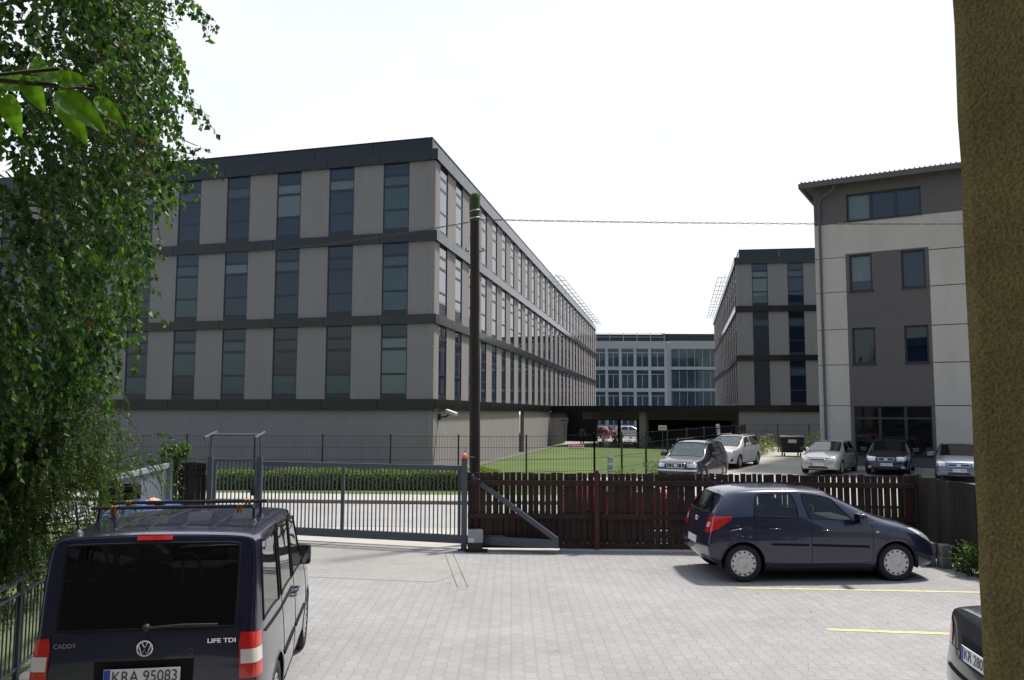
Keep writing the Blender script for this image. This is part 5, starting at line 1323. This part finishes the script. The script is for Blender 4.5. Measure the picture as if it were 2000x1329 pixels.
# ------------------------------------------------------------------ people by the passage
def person(label, x, y, rz, pose, shirt, legs, hair, h=1.7):
    root = thing('person', label, 'person', (x, y, gz(x, y)+.03), rz)
    k = h/1.7
    def skin_mesh(name, nodes, edges, m, par, lvl=2):
        me = bpy.data.meshes.new('t'); me.from_pydata([Vector(p)*k for p, r in nodes], edges, []); ob = bpy.data.objects.new('t', me); COL.objects.link(ob)
        md = ob.modifiers.new('k', 'SKIN'); md.use_smooth_shade = True
        for i, (p, r) in enumerate(nodes): me.skin_vertices[0].data[i].radius = (r[0]*k, r[1]*k) if isinstance(r, tuple) else (r*k, r*k)
        me.skin_vertices[0].data[0].use_root = True
        s2 = ob.modifiers.new('s', 'SUBSURF'); s2.levels = lvl; dg = bpy.context.evaluated_depsgraph_get(); dg.update()
        m2 = bpy.data.meshes.new_from_object(ob.evaluated_get(dg)); bpy.data.objects.remove(ob); m2.name = name; m2.materials.clear(); m2.materials.append(m)
        o = bpy.data.objects.new(name, m2); COL.objects.link(o); o.parent = par; return o
    J = pose
    body = [(J['pel'], (.13, .10)), (J['wai'], (.115, .09)), (J['che'], (.15, .105)), (J['nec'], .05), (J['hea'], (.075, .09)), (J['top'], (.06, .07))]
    e = [(0, 1), (1, 2), (2, 3), (3, 4), (4, 5)]
    for s_ in ('l', 'r'):
        b = len(body); body += [(J['sh'+s_], .055), (J['el'+s_], .04), (J['wr'+s_], .028), (J['ha'+s_], (.032, .02))]; e += [(2, b), (b, b+1), (b+1, b+2), (b+2, b+3)]
        fx = Vector(J['ha'+s_]); d = (fx-Vector(J['wr'+s_])).normalized()
        for f_ in range(5):
            c = len(body); sp = (f_-2)*.016; body += [(tuple(fx+d*.035+Vector((sp, 0, 0))), .009), (tuple(fx+d*(.07-.006*abs(f_-2))+Vector((sp, 0, -.01))), .007)]; e += [(b+3, c), (c, c+1)]
        b = len(body); body += [(J['hi'+s_], .085), (J['kn'+s_], .06), (J['an'+s_], .04), (J['to'+s_], (.04, .03))]; e += [(0, b), (b, b+1), (b+1, b+2), (b+2, b+3)]
    bo = skin_mesh('body', body, e, M['skin'], root)
    sh = [(J['pel'], (.15, .12)), (J['wai'], (.135, .11)), (J['che'], (.17, .125)), (tuple(Vector(J['nec'])-Vector((0, 0, .04))), .06)]; se = [(0, 1), (1, 2), (2, 3)]
    for s_ in ('l', 'r'): b = len(sh); m_ = Vector(J['sh'+s_]).lerp(Vector(J['el'+s_]), .75); sh += [(J['sh'+s_], .07), (tuple(m_), .06)]; se += [(2, b), (b, b+1)]
    skin_mesh('shirt', sh, se, shirt, root)
    tr = [(J['pel'], (.145, .115))]; te = []
    for s_ in ('l', 'r'): b = len(tr); m_ = Vector(J['kn'+s_]).lerp(Vector(J['an'+s_]), .85); tr += [(J['hi'+s_], .10), (J['kn'+s_], .075), (tuple(m_), .058)]; te += [(0, b), (b, b+1), (b+1, b+2)]
    skin_mesh('trousers', tr, te, legs, root)
    hc = Vector(J['hea'])*k; o = MB()
    o.lathe([(.02*k, .125*k), (.075*k, .10*k), (.098*k, .04*k), (.10*k, -.01*k), (.085*k, -.06*k)], 14, mtx=Matrix.Translation(hc+Vector((0, .015, .03)))); o.build('hair', hair, root)
    o = MB()
    for sx in (-.03, .03): o.lathe([(0, .01), (.009, .004), (.01, 0)], 8, mtx=Matrix.Translation(hc+Vector((sx*k, -.088*k, .01))) @ Matrix.Rotation(PI/2, 4, 'X'))
    o.tube([hc+Vector((-.02, -.085*k, -.055)), hc+Vector((.02, -.085*k, -.055))], .005, 5); o.tube([hc+Vector((0, -.085*k, .01)), hc+Vector((0, -.105*k, -.02)), hc+Vector((0, -.085*k, -.025))], .009, 6)
    o.build('face_features', M['hairdark'], root)
    return root
stand = dict(pel=(0, 0, .95), wai=(0, 0, 1.08), che=(0, 0, 1.30), nec=(0, 0, 1.45), hea=(0, -.01, 1.57), top=(0, 0, 1.65), shl=(.19, 0, 1.38), ell=(.25, .02, 1.12), wrl=(.24, -.06, .90), hal=(.24, -.07, .84), shr=(-.19, 0, 1.38), elr=(-.25, .03, 1.12), wrr=(-.20, -.12, .93), har=(-.19, -.14, .87),
    hil=(.09, 0, .90), knl=(.11, -.02, .50), anl=(.11, .02, .09), tol=(.12, -.12, .03), hir=(-.09, 0, .90), knr=(-.11, .02, .50), anr=(-.11, .04, .09), tor=(-.12, -.10, .03))
sit = dict(pel=(0, 0, .50), wai=(0, 0, .63), che=(0, -.03, .85), nec=(0, -.05, 1.00), hea=(0, -.07, 1.12), top=(0, -.06, 1.2), shl=(.18, -.03, .93), ell=(.24, -.12, .70), wrl=(.16, -.32, .62), hal=(.13, -.38, .60), shr=(-.18, -.03, .93), elr=(-.24, -.1, .70), wrr=(-.15, -.32, .60), har=(-.13, -.37, .58),
    hil=(.09, -.03, .50), knl=(.12, -.42, .50), anl=(.12, -.42, .10), tol=(.12, -.55, .04), hir=(-.09, -.03, .50), knr=(-.12, -.42, .5), anr=(-.12, -.45, .10), tor=(-.12, -.58, .04))
person('fair haired person in a cream shirt sitting at the front of the passage', 8.15, 73.2, .5, sit, M['cream'], M['cream'], M['hairblond'])
person('person in a rust coloured shirt sitting in the passage beside the bicycles', 9.35, 74.6, -.3, sit, M['orangeshirt'], M['denim'], M['hairdark'])
person('person in a dim blue shirt standing inside the dark passage', 6.6, 77.2, .2, stand, M['greyshirt'], M['denim'], M['hairdark'], 1.8)
be = thing('bench', 'low dark bench under the sitting people at the passage', 'bench', (8.75, 73.9, gz(8.7, 74)+.03), -.5)
o = MB(); o.box((-1.1, -.2, .40), (1.1, .2, .45)); o.build('seat', M['blackpl'], be)
for x in (-.9, .9): o = MB(); o.box((x-.04, -.18, 0), (x+.04, .18, .40)); o.build('leg', M['blackpl'], be)

def bicycle(label, x, y, rz, frame_m, lean=.12):
    b = thing('bicycle', label, 'bicycle', (x, y, gz(x, y)+.02), rz, 'bicycles in the passage'); b.rotation_euler = (lean, 0, rz)
    for wx in (-.52, .52):
        o = MB(); c = Vector((wx, 0, .34)); pts = [c+Vector((.33*math.cos(a), 0, .33*math.sin(a))) for a in [2*PI*k/24 for k in range(25)]]; o.tube(pts, .02, 6)
        for k in range(9): a = PI*k/9; o.bar(c+Vector((.32*math.cos(a), 0, .32*math.sin(a))), c-Vector((.32*math.cos(a), 0, .32*math.sin(a))), .004)
        o.build('wheel', M['tyre'], b)
    o = MB(); S1, H1, BB, RA, FA = Vector((-.18, 0, .82)), Vector((.36, 0, .86)), Vector((-.06, 0, .30)), Vector((-.52, 0, .34)), Vector((.52, 0, .34))
    for p, q in ((BB, S1), (S1, H1), (BB, H1+Vector((0, 0, -.1))), (RA, BB), (RA, S1), (H1+Vector((-.02, 0, .08)), FA)): o.tube([p, q], .018, 6)
    o.build('frame', frame_m, b)
    o = MB(); o.tube([H1+Vector((-.02, -.28, .12)), H1+Vector((.04, -.12, .12)), H1+Vector((.04, .12, .12)), H1+Vector((-.02, .28, .12))], .014, 6); o.build('handlebar', M['chrome'], b)
    o = MB(); o.hexa([Vector(p) for p in ((-.32, -.07, .88), (-.06, -.02, .88), (-.06, .02, .88), (-.32, .07, .88), (-.32, -.08, .93), (-.04, -.02, .92), (-.04, .02, .92), (-.32, .08, .93))]); o.build('saddle', M['trim'], b)
    o = MB(); o.lathe([(.0, .02), (.09, .02), (.09, .03), (0, .03)], 16, mtx=Matrix.Translation(BB) @ Matrix.Rotation(PI/2, 4, 'X')); o.bar(BB+Vector((0, -.06, 0)), BB+Vector((.1, -.06, -.13)), .02); o.bar(BB+Vector((0, .06, 0)), BB+Vector((-.1, .06, .13)), .02); o.build('crank', M['chrome'], b)
    return b
bicycle('pale framed bicycle just right of the sitting people', 10.6, 72.5, .3, M['cream'])
bicycle('grey bicycle beside the grey pillar of the passage', 11.6, 71.2, -.2, M['steel'])
bicycle('dark bicycle right of the grey pillar of the passage', 13.6, 69.4, .2, M['anthra'])
bicycle('white bicycle leaning by the far grey building behind the mesh fence', 16.0, 56.4, .9, M['signw'])
bicycle('red bicycle leaning by the far grey building behind the mesh fence', 17.6, 57.2, .6, red_pt)

# ------------------------------------------------------------------ ochre house behind the camera, unseen, added to cut fill light
oh = thing('house', 'unseen house with windows behind the camera, walls darkened to dim reflections', 'house', (0, -2.2, 0))
F_ = Frame((-13, -2.2), (1, 0), (0, 1)); o = MB(); op = []
for z0, z1 in ((1.0, 2.4), (3.9, 5.3), (6.8, 8.2)):
    for k in range(6): op.append((2+k*4.1, 3.6+k*4.1, z0, z1))
ss = sorted({0, 26}|{v for q in op for v in q[:2]}); zz = sorted({-.2, 9.6}|{v for q in op for v in q[2:]})
for a, b in zip(ss, ss[1:]):
    for c, d in zip(zz, zz[1:]):
        if not any(q[0] < (a+b)/2 < q[1] and q[2] < (c+d)/2 < q[3] for q in op): F_.box(o, a, b, c, d, -.3, 0)
F_.box(o, 0, 26, -.2, 9.6, -8, -.5); child_frame(o, 'wall', mat('darkened house render', (.055, .055, .06), .95, var=.1), oh)  # wall colour darkened so the cars reflect less light from it
for q in op:
    o = MB(); F_.box(o, q[0], q[1], q[2], q[2]+.08, -.2, -.1); F_.box(o, q[0], q[1], q[3]-.08, q[3], -.2, -.1); F_.box(o, q[0], q[0]+.08, q[2], q[3], -.2, -.1); F_.box(o, q[1]-.08, q[1], q[2], q[3], -.2, -.1)
    fo = child_frame(o, 'window', M['wframe'], oh); o = MB(); F_.box(o, q[0]+.08, q[1]-.08, q[2]+.08, q[3]-.08, -.2, -.16); o.build('pane', M['shopglass'], fo)
o = MB(); F_.box(o, -.6, 26.6, 9.6, 9.8, -8.5, .7); F_.box(o, -.3, 26.3, 9.8, 10.6, -7, -1); child_frame(o, 'roof', M['tile'], oh)

# ------------------------------------------------------------------ vegetation
def add_leaf(mb, p, d, w, ln, nrm, mi=0, fold=.25):
    d = d.normalized(); s_ = d.cross(nrm); s_ = s_.normalized() if s_.length > 1e-4 else Vector((1, 0, 0)); n = s_.cross(d)
    b = p; t = p+d*ln; m1 = p+d*ln*.38
    l = m1+s_*w*.5-n*w*fold; r = m1-s_*w*.5-n*w*fold; c = p+d*ln*.5
    k = len(mb.v); mb.v += [tuple(q) for q in (b, r, t, l, c)]
    for f in ((0, 1, 4), (1, 2, 4), (2, 3, 4), (3, 0, 4)): mb.f.append([k+i for i in f]); mb.m.append(mi); mb.sm.append(False)
def rvec(r): return Vector((r.gauss(0, 1), r.gauss(0, 1), r.gauss(0, 1))).normalized()
def strand(mb, tw, r, p, L_, heading, size, step=.036, tw_r=.0022, spread=1.0, mi=0, droop=1.6):
    """thin hanging twig with alternate leaves"""
    pts = [p.copy()]; d = heading.normalized(); q = p.copy(); n = max(3, int(L_/step)); side = 1
    for i in range(n):
        d = (d+Vector((0, 0, -1))*.09*droop+rvec(r)*.05).normalized(); q = q+d*step; pts.append(q.copy())
        for _ in range(1 if r.random() < .55 else 2):
            ax = rvec(r); ax.z *= .3
            ld = (Vector((0, 0, -1))*r.uniform(.4, 1.2)+ax*r.uniform(.5, 1.0)*spread); s = size*r.uniform(.6, 1.2)
            add_leaf(mb, q+ax*.012+rvec(r)*.012, ld, s*.82, s, rvec(r), mi)
    if tw is not None: tw.tube(pts[::3]+[pts[-1]], [tw_r*1.3]+[tw_r]*(len(pts[::3])), 3, caps=False)
rb = random.Random(31)
birch = thing('birch_tree', 'birch with long curtains of hanging leafy twigs, filling the left edge', 'tree', (-6.3, 7.9, -.05))
BC = Vector((-6.3, 7.9, 0)); prof = [(1.2, 1.0), (2.0, 1.35), (2.6, 1.75), (3.0, 2.15), (3.5, 2.40), (4.0, 2.62), (4.6, 2.80), (5.2, 2.85), (5.8, 3.0), (6.6, 3.25), (7.4, 3.0), (8.4, 2.3), (9.2, 1.2)]
o = MB(); tr = [(BC+Vector((math.sin(z*.7)*.08, math.cos(z*.5)*.08-.05, z))) for z in [i*.75 for i in range(13)]]; o.tube(tr, [.17-.011*i for i in range(13)], 12)
child_frame(o, 'trunk', M['bark'], birch)
cr = MB(); tw = MB(); br2 = MB()
for k in range(44):
    z0 = rb.uniform(2.2, 8.2); a = rb.uniform(-2.6, 1.1); R_ = pw(prof, z0+.6)*rb.uniform(.75, 1.0)
    p = BC+Vector((0, 0, z0)); tip = BC+Vector((math.cos(a)*R_, math.sin(a)*R_, z0+rb.uniform(.2, .9)))
    m1 = p.lerp(tip, .5)+Vector((0, 0, .25)); pts = [p, p.lerp(m1, .5)+rvec(rb)*.05, m1, m1.lerp(tip, .5)+rvec(rb)*.06, tip+Vector((0, 0, -.1))]
    br2.tube(pts, [.035, .026, .018, .011, .005], 6, caps=False)
cnt = 0
while cnt < 1250:
    z = rb.uniform(1.9, 8.6) if rb.random() < .85 else rb.uniform(5, 9); a = rb.uniform(-2.7, 1.0); Rm = .76*pw(prof, z-.3); rr_ = Rm*(rb.uniform(.45, 1.0)**.5)
    L_ = rb.uniform(.5, 1.5)
    if (BC.x+math.cos(a)*rr_)/(BC.y+math.sin(a)*rr_) < -.72 and rb.random() < .8: continue
    p = BC+Vector((math.cos(a)*rr_, math.sin(a)*rr_, z)); h = Vector((math.cos(a), math.sin(a), rb.uniform(-.3, .5)))*.8+rvec(rb)*.5
    if p.z-L_ < 1.7 and p.x > -5.3: continue
    if rb.random() < .9*(1-min(1, abs(math.sin(a*4+z*1.7)+.5*math.sin(a*11-z*3.1))*1.7)): continue
    strand(cr, tw, rb, p, L_, h, rb.uniform(.058, .088), step=.045, spread=.8); cnt += 1
# long free-hanging sprays against the sky and the office
for (x, y, z, L_, hx) in [(a_-.24+dx_, b_, c_+dz_, d_*.8, e_*.6) for (a_, b_, c_, d_, e_) in ((-2.62, 7.0, 6.75, .55, .1), (-2.72, 7.1, 6.75, .35, .0), (-3.0, 7.1, 5.55, .9, 1.0), (-2.98, 7.05, 5.3, .35, .6), (-2.92, 7.0, 4.95, .55, .6), (-2.90, 7.0, 4.85, .75, .25), (-2.84, 6.95, 4.9, .62, .15), (-2.95, 7.0, 4.7, .7, .1),
                          (-3.1, 6.9, 4.6, .8, .3), (-3.2, 6.8, 4.3, .7, .35), (-3.12, 6.9, 4.1, .5, .5), (-3.3, 6.8, 4.0, .8, .2), (-3.25, 7.0, 5.9, .9, .3), (-3.05, 7.1, 6.3, .9, .3), (-3.4, 6.9, 3.6, .9, .2), (-3.5, 6.9, 3.3, .7, .1), (-3.15, 7.0, 5.6, 1.1, .1), (-3.3, 7.1, 6.6, 1.4, .15), (-3.5, 7.0, 6.8, 1.5, .1)) for dx_, dz_ in ((0, 0), (.05, -.07), (-.07, .05))]:
    strand(cr, tw, rb, Vector((x, y, z)), L_, Vector((hx, rb.uniform(-.3, .3), .1)), .062, droop=.9)
    tw.tube([Vector((x, y, z)), Vector((x-.25, y+.05, z+.22)), Vector((x-.8, y+.2, z+.35))], .003, 3, caps=False)
bl = MB()
for (x, y, z) in ((-3.15, 6.9, 4.95), (-3.22, 6.95, 5.1), (-3.3, 6.9, 4.8), (-3.45, 6.6, 3.6)):
    strand(bl, None, rb, Vector((x, y, z)), .22, Vector((.1, 0, -.5)), .045)
child_frame(cr, 'crown', M['leaf'], birch); child_frame(tw, 'twigs', M['twig'], birch); child_frame(br2, 'limbs', M['bark'], birch); child_frame(bl, 'dry_leaves', M['leafbr'], birch)

# larch with drooping needle sprays lower down
rl = random.Random(12)
larch = thing('larch_tree', 'small larch with drooping yellowish needle sprays below the birch twigs', 'tree', (-5.95, 9.0, -.05)); LC = Vector((-5.95, 9.0, 0))
o = MB(); o.tube([LC+Vector((0, 0, z)) for z in (-.1, .8, 1.6, 2.4, 3.2, 4.0)], [.09, .075, .06, .045, .03, .012], 9); child_frame(o, 'trunk', M['bark'], larch)
nd = MB(); lb = MB()
def needles(p, d, L_):
    n = int(L_/.012); q = p.copy(); pts = [q.copy()]
    for i in range(n):
        d = (d+Vector((0, 0, -1))*.05+rvec(rl)*.05).normalized(); q = q+d*.012; 
        if i % 6 == 0: pts.append(q.copy())
        for _ in range(2):
            v = (d*.6+rvec(rl)).normalized()*rl.uniform(.022, .046); s_ = v.cross(rvec(rl)).normalized()*.0045
            k = len(nd.v); nd.v += [tuple(q-s_), tuple(q+s_), tuple(q+v)]; nd.f.append([k, k+1, k+2]); nd.m.append(0); nd.sm.append(False)
    lb.tube(pts+[q], .0022, 3, caps=False)
def larch_limb(z0, a, R_, rise, nb=15):
    p = LC+Vector((0, 0, z0)); tip = LC+Vector((math.cos(a)*R_, math.sin(a)*R_, z0+rise)); mid = p.lerp(tip, .5)+Vector((0, 0, -.12))
    P_ = [p, p.lerp(mid, .5), mid, mid.lerp(tip, .5)+Vector((0, 0, -.02)), tip]; lb.tube(P_, [.014, .011, .008, .005, .003], 5, caps=False)
    for k in range(nb):
        t = rl.uniform(.25, 1); i = min(3, int(t*4)); q = P_[i].lerp(P_[i+1], t*4-i); h = Vector((math.cos(a), math.sin(a), 0))*rl.uniform(.2, 1)+rvec(rl)*.6; h.z -= .35
        needles(q, h, rl.uniform(.18, .62))
for k in range(62): larch_limb(rl.uniform(.9, 3.2), rl.uniform(-2.2, .3), rl.uniform(.9, 1.6), rl.uniform(-.15, .35), 20)
for k in range(62): larch_limb(rl.uniform(1.25, 2.7), rl.uniform(-1.5, .35), rl.uniform(1.3, 2.05), rl.uniform(-.1, .3), 24)
larch_limb(2.2, -.25, 2.0, .50, 26); larch_limb(2.05, -.35, 1.85, .35, 18); larch_limb(1.9, -.2, 1.8, .15, 16); larch_limb(2.5, -.1, 1.7, .45, 16)
child_frame(nd, 'crown', M['needle'], larch); child_frame(lb, 'limbs', M['twig'], larch)

def bush(name, label, cat, c, rx, ry, h, n, size, m, seed, stems=5, zoff=0, shape=1.0, group=None):
    r = random.Random(seed); t = thing(name, label, cat, c, 0, group); o = MB(); q = MB(); cl = [(r.uniform(-.7, .7)*rx, r.uniform(-.7, .7)*ry, r.uniform(.25, .85)*h, r.uniform(.25, .5)) for _ in range(max(6, int(n/120)))]
    for i in range(n):
        if r.random() < .75:
            cx_, cy_, cz_, cr_ = r.choice(cl); v = rvec(r)*cr_*(r.random()**.33); p = Vector((cx_+v.x*rx, cy_+v.y*ry, cz_+v.z*h*.9))
        else: v = rvec(r)*(r.random()**.3); p = Vector((v.x*rx, v.y*ry, h*.5+v.z*h*.5))
        if p.z < .02: p.z = r.uniform(.02, .2)
        p.z += zoff; d = Vector((p.x, p.y, .2))+rvec(r)*.8; s = size*r.uniform(.6, 1.3); add_leaf(o, p, d, s*.6, s, rvec(r)+Vector((0, 0, .8)))
    for k in range(stems):
        cx_, cy_, cz_, cr_ = r.choice(cl); q.tube([(cx_*.2, cy_*.2, 0), (cx_*.6, cy_*.6, cz_*.5+zoff*.7), (cx_, cy_, cz_+zoff)], [.012, .009, .005], 5, caps=False)
    o.build('foliage', m, t); q.build('stem', M['twig'], t); return t
bush('shrub', 'dense green shrub behind the railing, under the hanging birch twigs', 'shrub', (-6.6, 8.6, -.04), 1.05, 1.0, 1.35, 3200, .06, M['shrub'], 1)
bush('shrub', 'dark leafy shrub beyond the railing at the far left', 'shrub', (-7.7, 7.0, -.04), 1.3, 1.2, 1.9, 3600, .065, M['leaf'], 2)
bush('shrub', 'bushy green shrub at the foot of the dark plank screen', 'shrub', (-6.75, 11.2, -.04), .8, .9, 1.25, 2400, .055, M['shrub'], 3)
bush('shrub', 'light green shrub between the van and the left boundary fence', 'shrub', (-6.3, 12.4, -.04), .45, .35, 1.5, 900, .05, M['shrub'], 4)
bush('shrub', 'tall dark shrub mass behind the birch at the far left', 'shrub', (-9.8, 11.5, -.04), 1.7, 1.5, 3.2, 5200, .09, M['leaf'], 5)
bush('shrub', 'green shrub left of the grey corrugated fence', 'shrub', (-8.6, 14.6, -.04), 1.1, 1.1, 2.3, 3000, .07, M['shrub'], 16)
bush('shrub', 'tall bright shrub rising over the railing behind the larch sprays', 'shrub', (-7.3, 11.7, -.04), 1.0, .9, 2.5, 3800, .07, M['shrub'], 17)
vine = bush('climbing_vine', 'climbing vine with a bright tuft on top of the post left of the pedestrian gate', 'vine', (-6.95, 17.05, 0), .36, .26, .42, 620, .075, M['shrub'], 6, 4, 1.62)
o = MB(); r_ = random.Random(4)
for k in range(260):
    z = r_.uniform(.5, 1.8); p = Vector((r_.gauss(0, .10), r_.gauss(-.05, .06), z)); add_leaf(o, p, Vector((r_.gauss(0, .5), -.5, -.6)), .05, .065, rvec(r_))
o.build('foliage', M['shrub'], vine)
bush('weeds', 'leafy weeds growing beside the concrete blocks at the plank fence', 'plant', (7.68, 13.95, 0), .34, .34, .62, 520, .07, M['shrub'], 7, 5)
bush('shrub', 'small yellow green shrub at the mesh fence corner above the picket fence', 'shrub', (4.35, 31.2, gz(4.35, 31.2)), .55, .4, .62, 420, .08, M['hedge'], 8)
bush('shrub', 'small flowering shrub at the mesh fence beside the dark estate car', 'shrub', (5.7, 33.0, gz(5.7, 33)), .5, .4, .85, 320, .07, M['shrub'], 9)
bush('weeds', 'tall weeds under the mesh fence left of the dumpster', 'plant', (14.4, 48.8, gz(14.4, 48.8)), 1.0, 1.8, .75, 900, .11, M['hedge'], 10)
bush('weeds', 'tall grassy weeds just left of the black dumpster', 'plant', (15.3, 50.2, gz(15.5, 50.5)), .8, .8, 1.1, 500, .11, M['hedge'], 11)
bush('shrub', 'low shrub between the dumpster and the beige house', 'shrub', (18.6, 50.2, gz(18.5, 50)), .8, .7, 1.4, 600, .10, M['shrub'], 13)
# hedge in front of the mesh fence
rh = random.Random(44); hg = thing('hedge', 'long low clipped yellowish hedge seen through the sliding gate', 'hedge', (-8, 29.3, gz(-8, 29.3)))
o = MB(); q = MB()
for i in range(30000):
    x = rh.uniform(-12, 7.6); hh = .66+.05*math.sin(x*1.3)+.04*math.sin(x*3.7+1)
    f = rh.random()
    if f < .5: y = -.42+rh.gauss(0, .045); z = rh.uniform(.04, hh)
    elif f < .85: y = rh.uniform(-.42, .42); z = hh+rh.gauss(0, .035)
    else: y = rh.uniform(-.4, .4); z = rh.uniform(.1, hh)
    d = rvec(rh); d.z = abs(d.z)+.3; s = rh.uniform(.045, .08); add_leaf(o, Vector((x, y, z)), d, s*.7, s, rvec(rh))
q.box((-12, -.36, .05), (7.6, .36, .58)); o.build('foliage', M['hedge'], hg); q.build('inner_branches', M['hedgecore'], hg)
# branch of broad leaves close to the camera
fb = thing('leafy_branch', 'branch with large bright green leaves hanging close to the camera, upper left', 'branch', (-.94, 1.6, 3.31)); fb.scale = (1.3, 1.3, 1.3)
tw = MB(); tw.tube([(-.35, .05, .05), (-.12, 0, .045), (.02, 0, .032), (.085, 0, .026)], [.006, .004, .003, .002], 6); tw.tube([(-.3, 0, .07), (-.12, 0, .045), (.02, 0, .06)], .003, 5)
def broad(c, d, ln, w, n):
    d = Vector(d).normalized(); n = Vector(n).normalized(); s_ = d.cross(n).normalized(); n = s_.cross(d); o = MB(); vs = []; K = 10
    for i in range(K+1):
        t = i/K; wd = w*.5*(math.sin(PI*min(1, t**.8))**.75)*(1-.25*t); cen = Vector(c)+d*ln*t-n*.18*ln*t*t
        for u in (-1, -.5, 0, .5, 1): vs.append(cen+s_*wd*u+n*(abs(u)*wd*.35-(.004*math.sin(i*2.2) if abs(u) == .5 else 0)))
    o.add(vs, [(i*5+j, i*5+j+1, (i+1)*5+j+1, (i+1)*5+j) for i in range(K) for j in range(4)], 0, True); return o.build('leaf', M['bigleaf'], fb)
for c, d, ln, w, n in (((.031, 0, .041), (-1, .1, .28), .068, .042, (.1, -1, .5)), ((.02, -.005, .036), (1, .0, .1), .048, .036, (0, -1, .3)), ((.082, 0, .028), (-.1, 0, 1), .036, .012, (.6, -.8, 0)), ((.02, -.01, .02), (1, .0, -.72), .098, .046, (.2, -1, .4)),
                       ((.076, .0, .015), (.8, .05, -.75), .064, .028, (.3, -1, .4)), ((-.035, 0, .05), (.45, .1, -.85), .062, .034, (.1, -1, .4)), ((.012, .01, .02), (.55, .1, -.85), .085, .036, (.4, -1, .2)), ((-.04, .01, .03), (-.8, .1, .5), .06, .04, (0, -1, .3)), ((-.06, .0, .02), (.3, 0, -1), .07, .035, (0, -1, .3)), ((-.02, .02, .05), (-.3, .1, .9), .05, .03, (.2, -1, .2))):
    broad(c, d, ln, w, n)
tw.build('twig', M['twig'], fb)
# a few fallen leaves / specks on the paving
rs2 = random.Random(77); o = MB()
for k in range(90):
    x, y = rs2.uniform(-4.5, 7), rs2.uniform(5.5, 16); s = rs2.uniform(.015, .04); add_leaf(o, Vector((x, y, .012)), Vector((rs2.gauss(0, 1), rs2.gauss(0, 1), 0.02)), s*.7, s, Vector((0, 0, 1)), 0, .1)
tag(o.build('fallen_leaves', M['leafbr']), 'scattered small dry leaves on the light paving', 'leaves', kind='stuff')
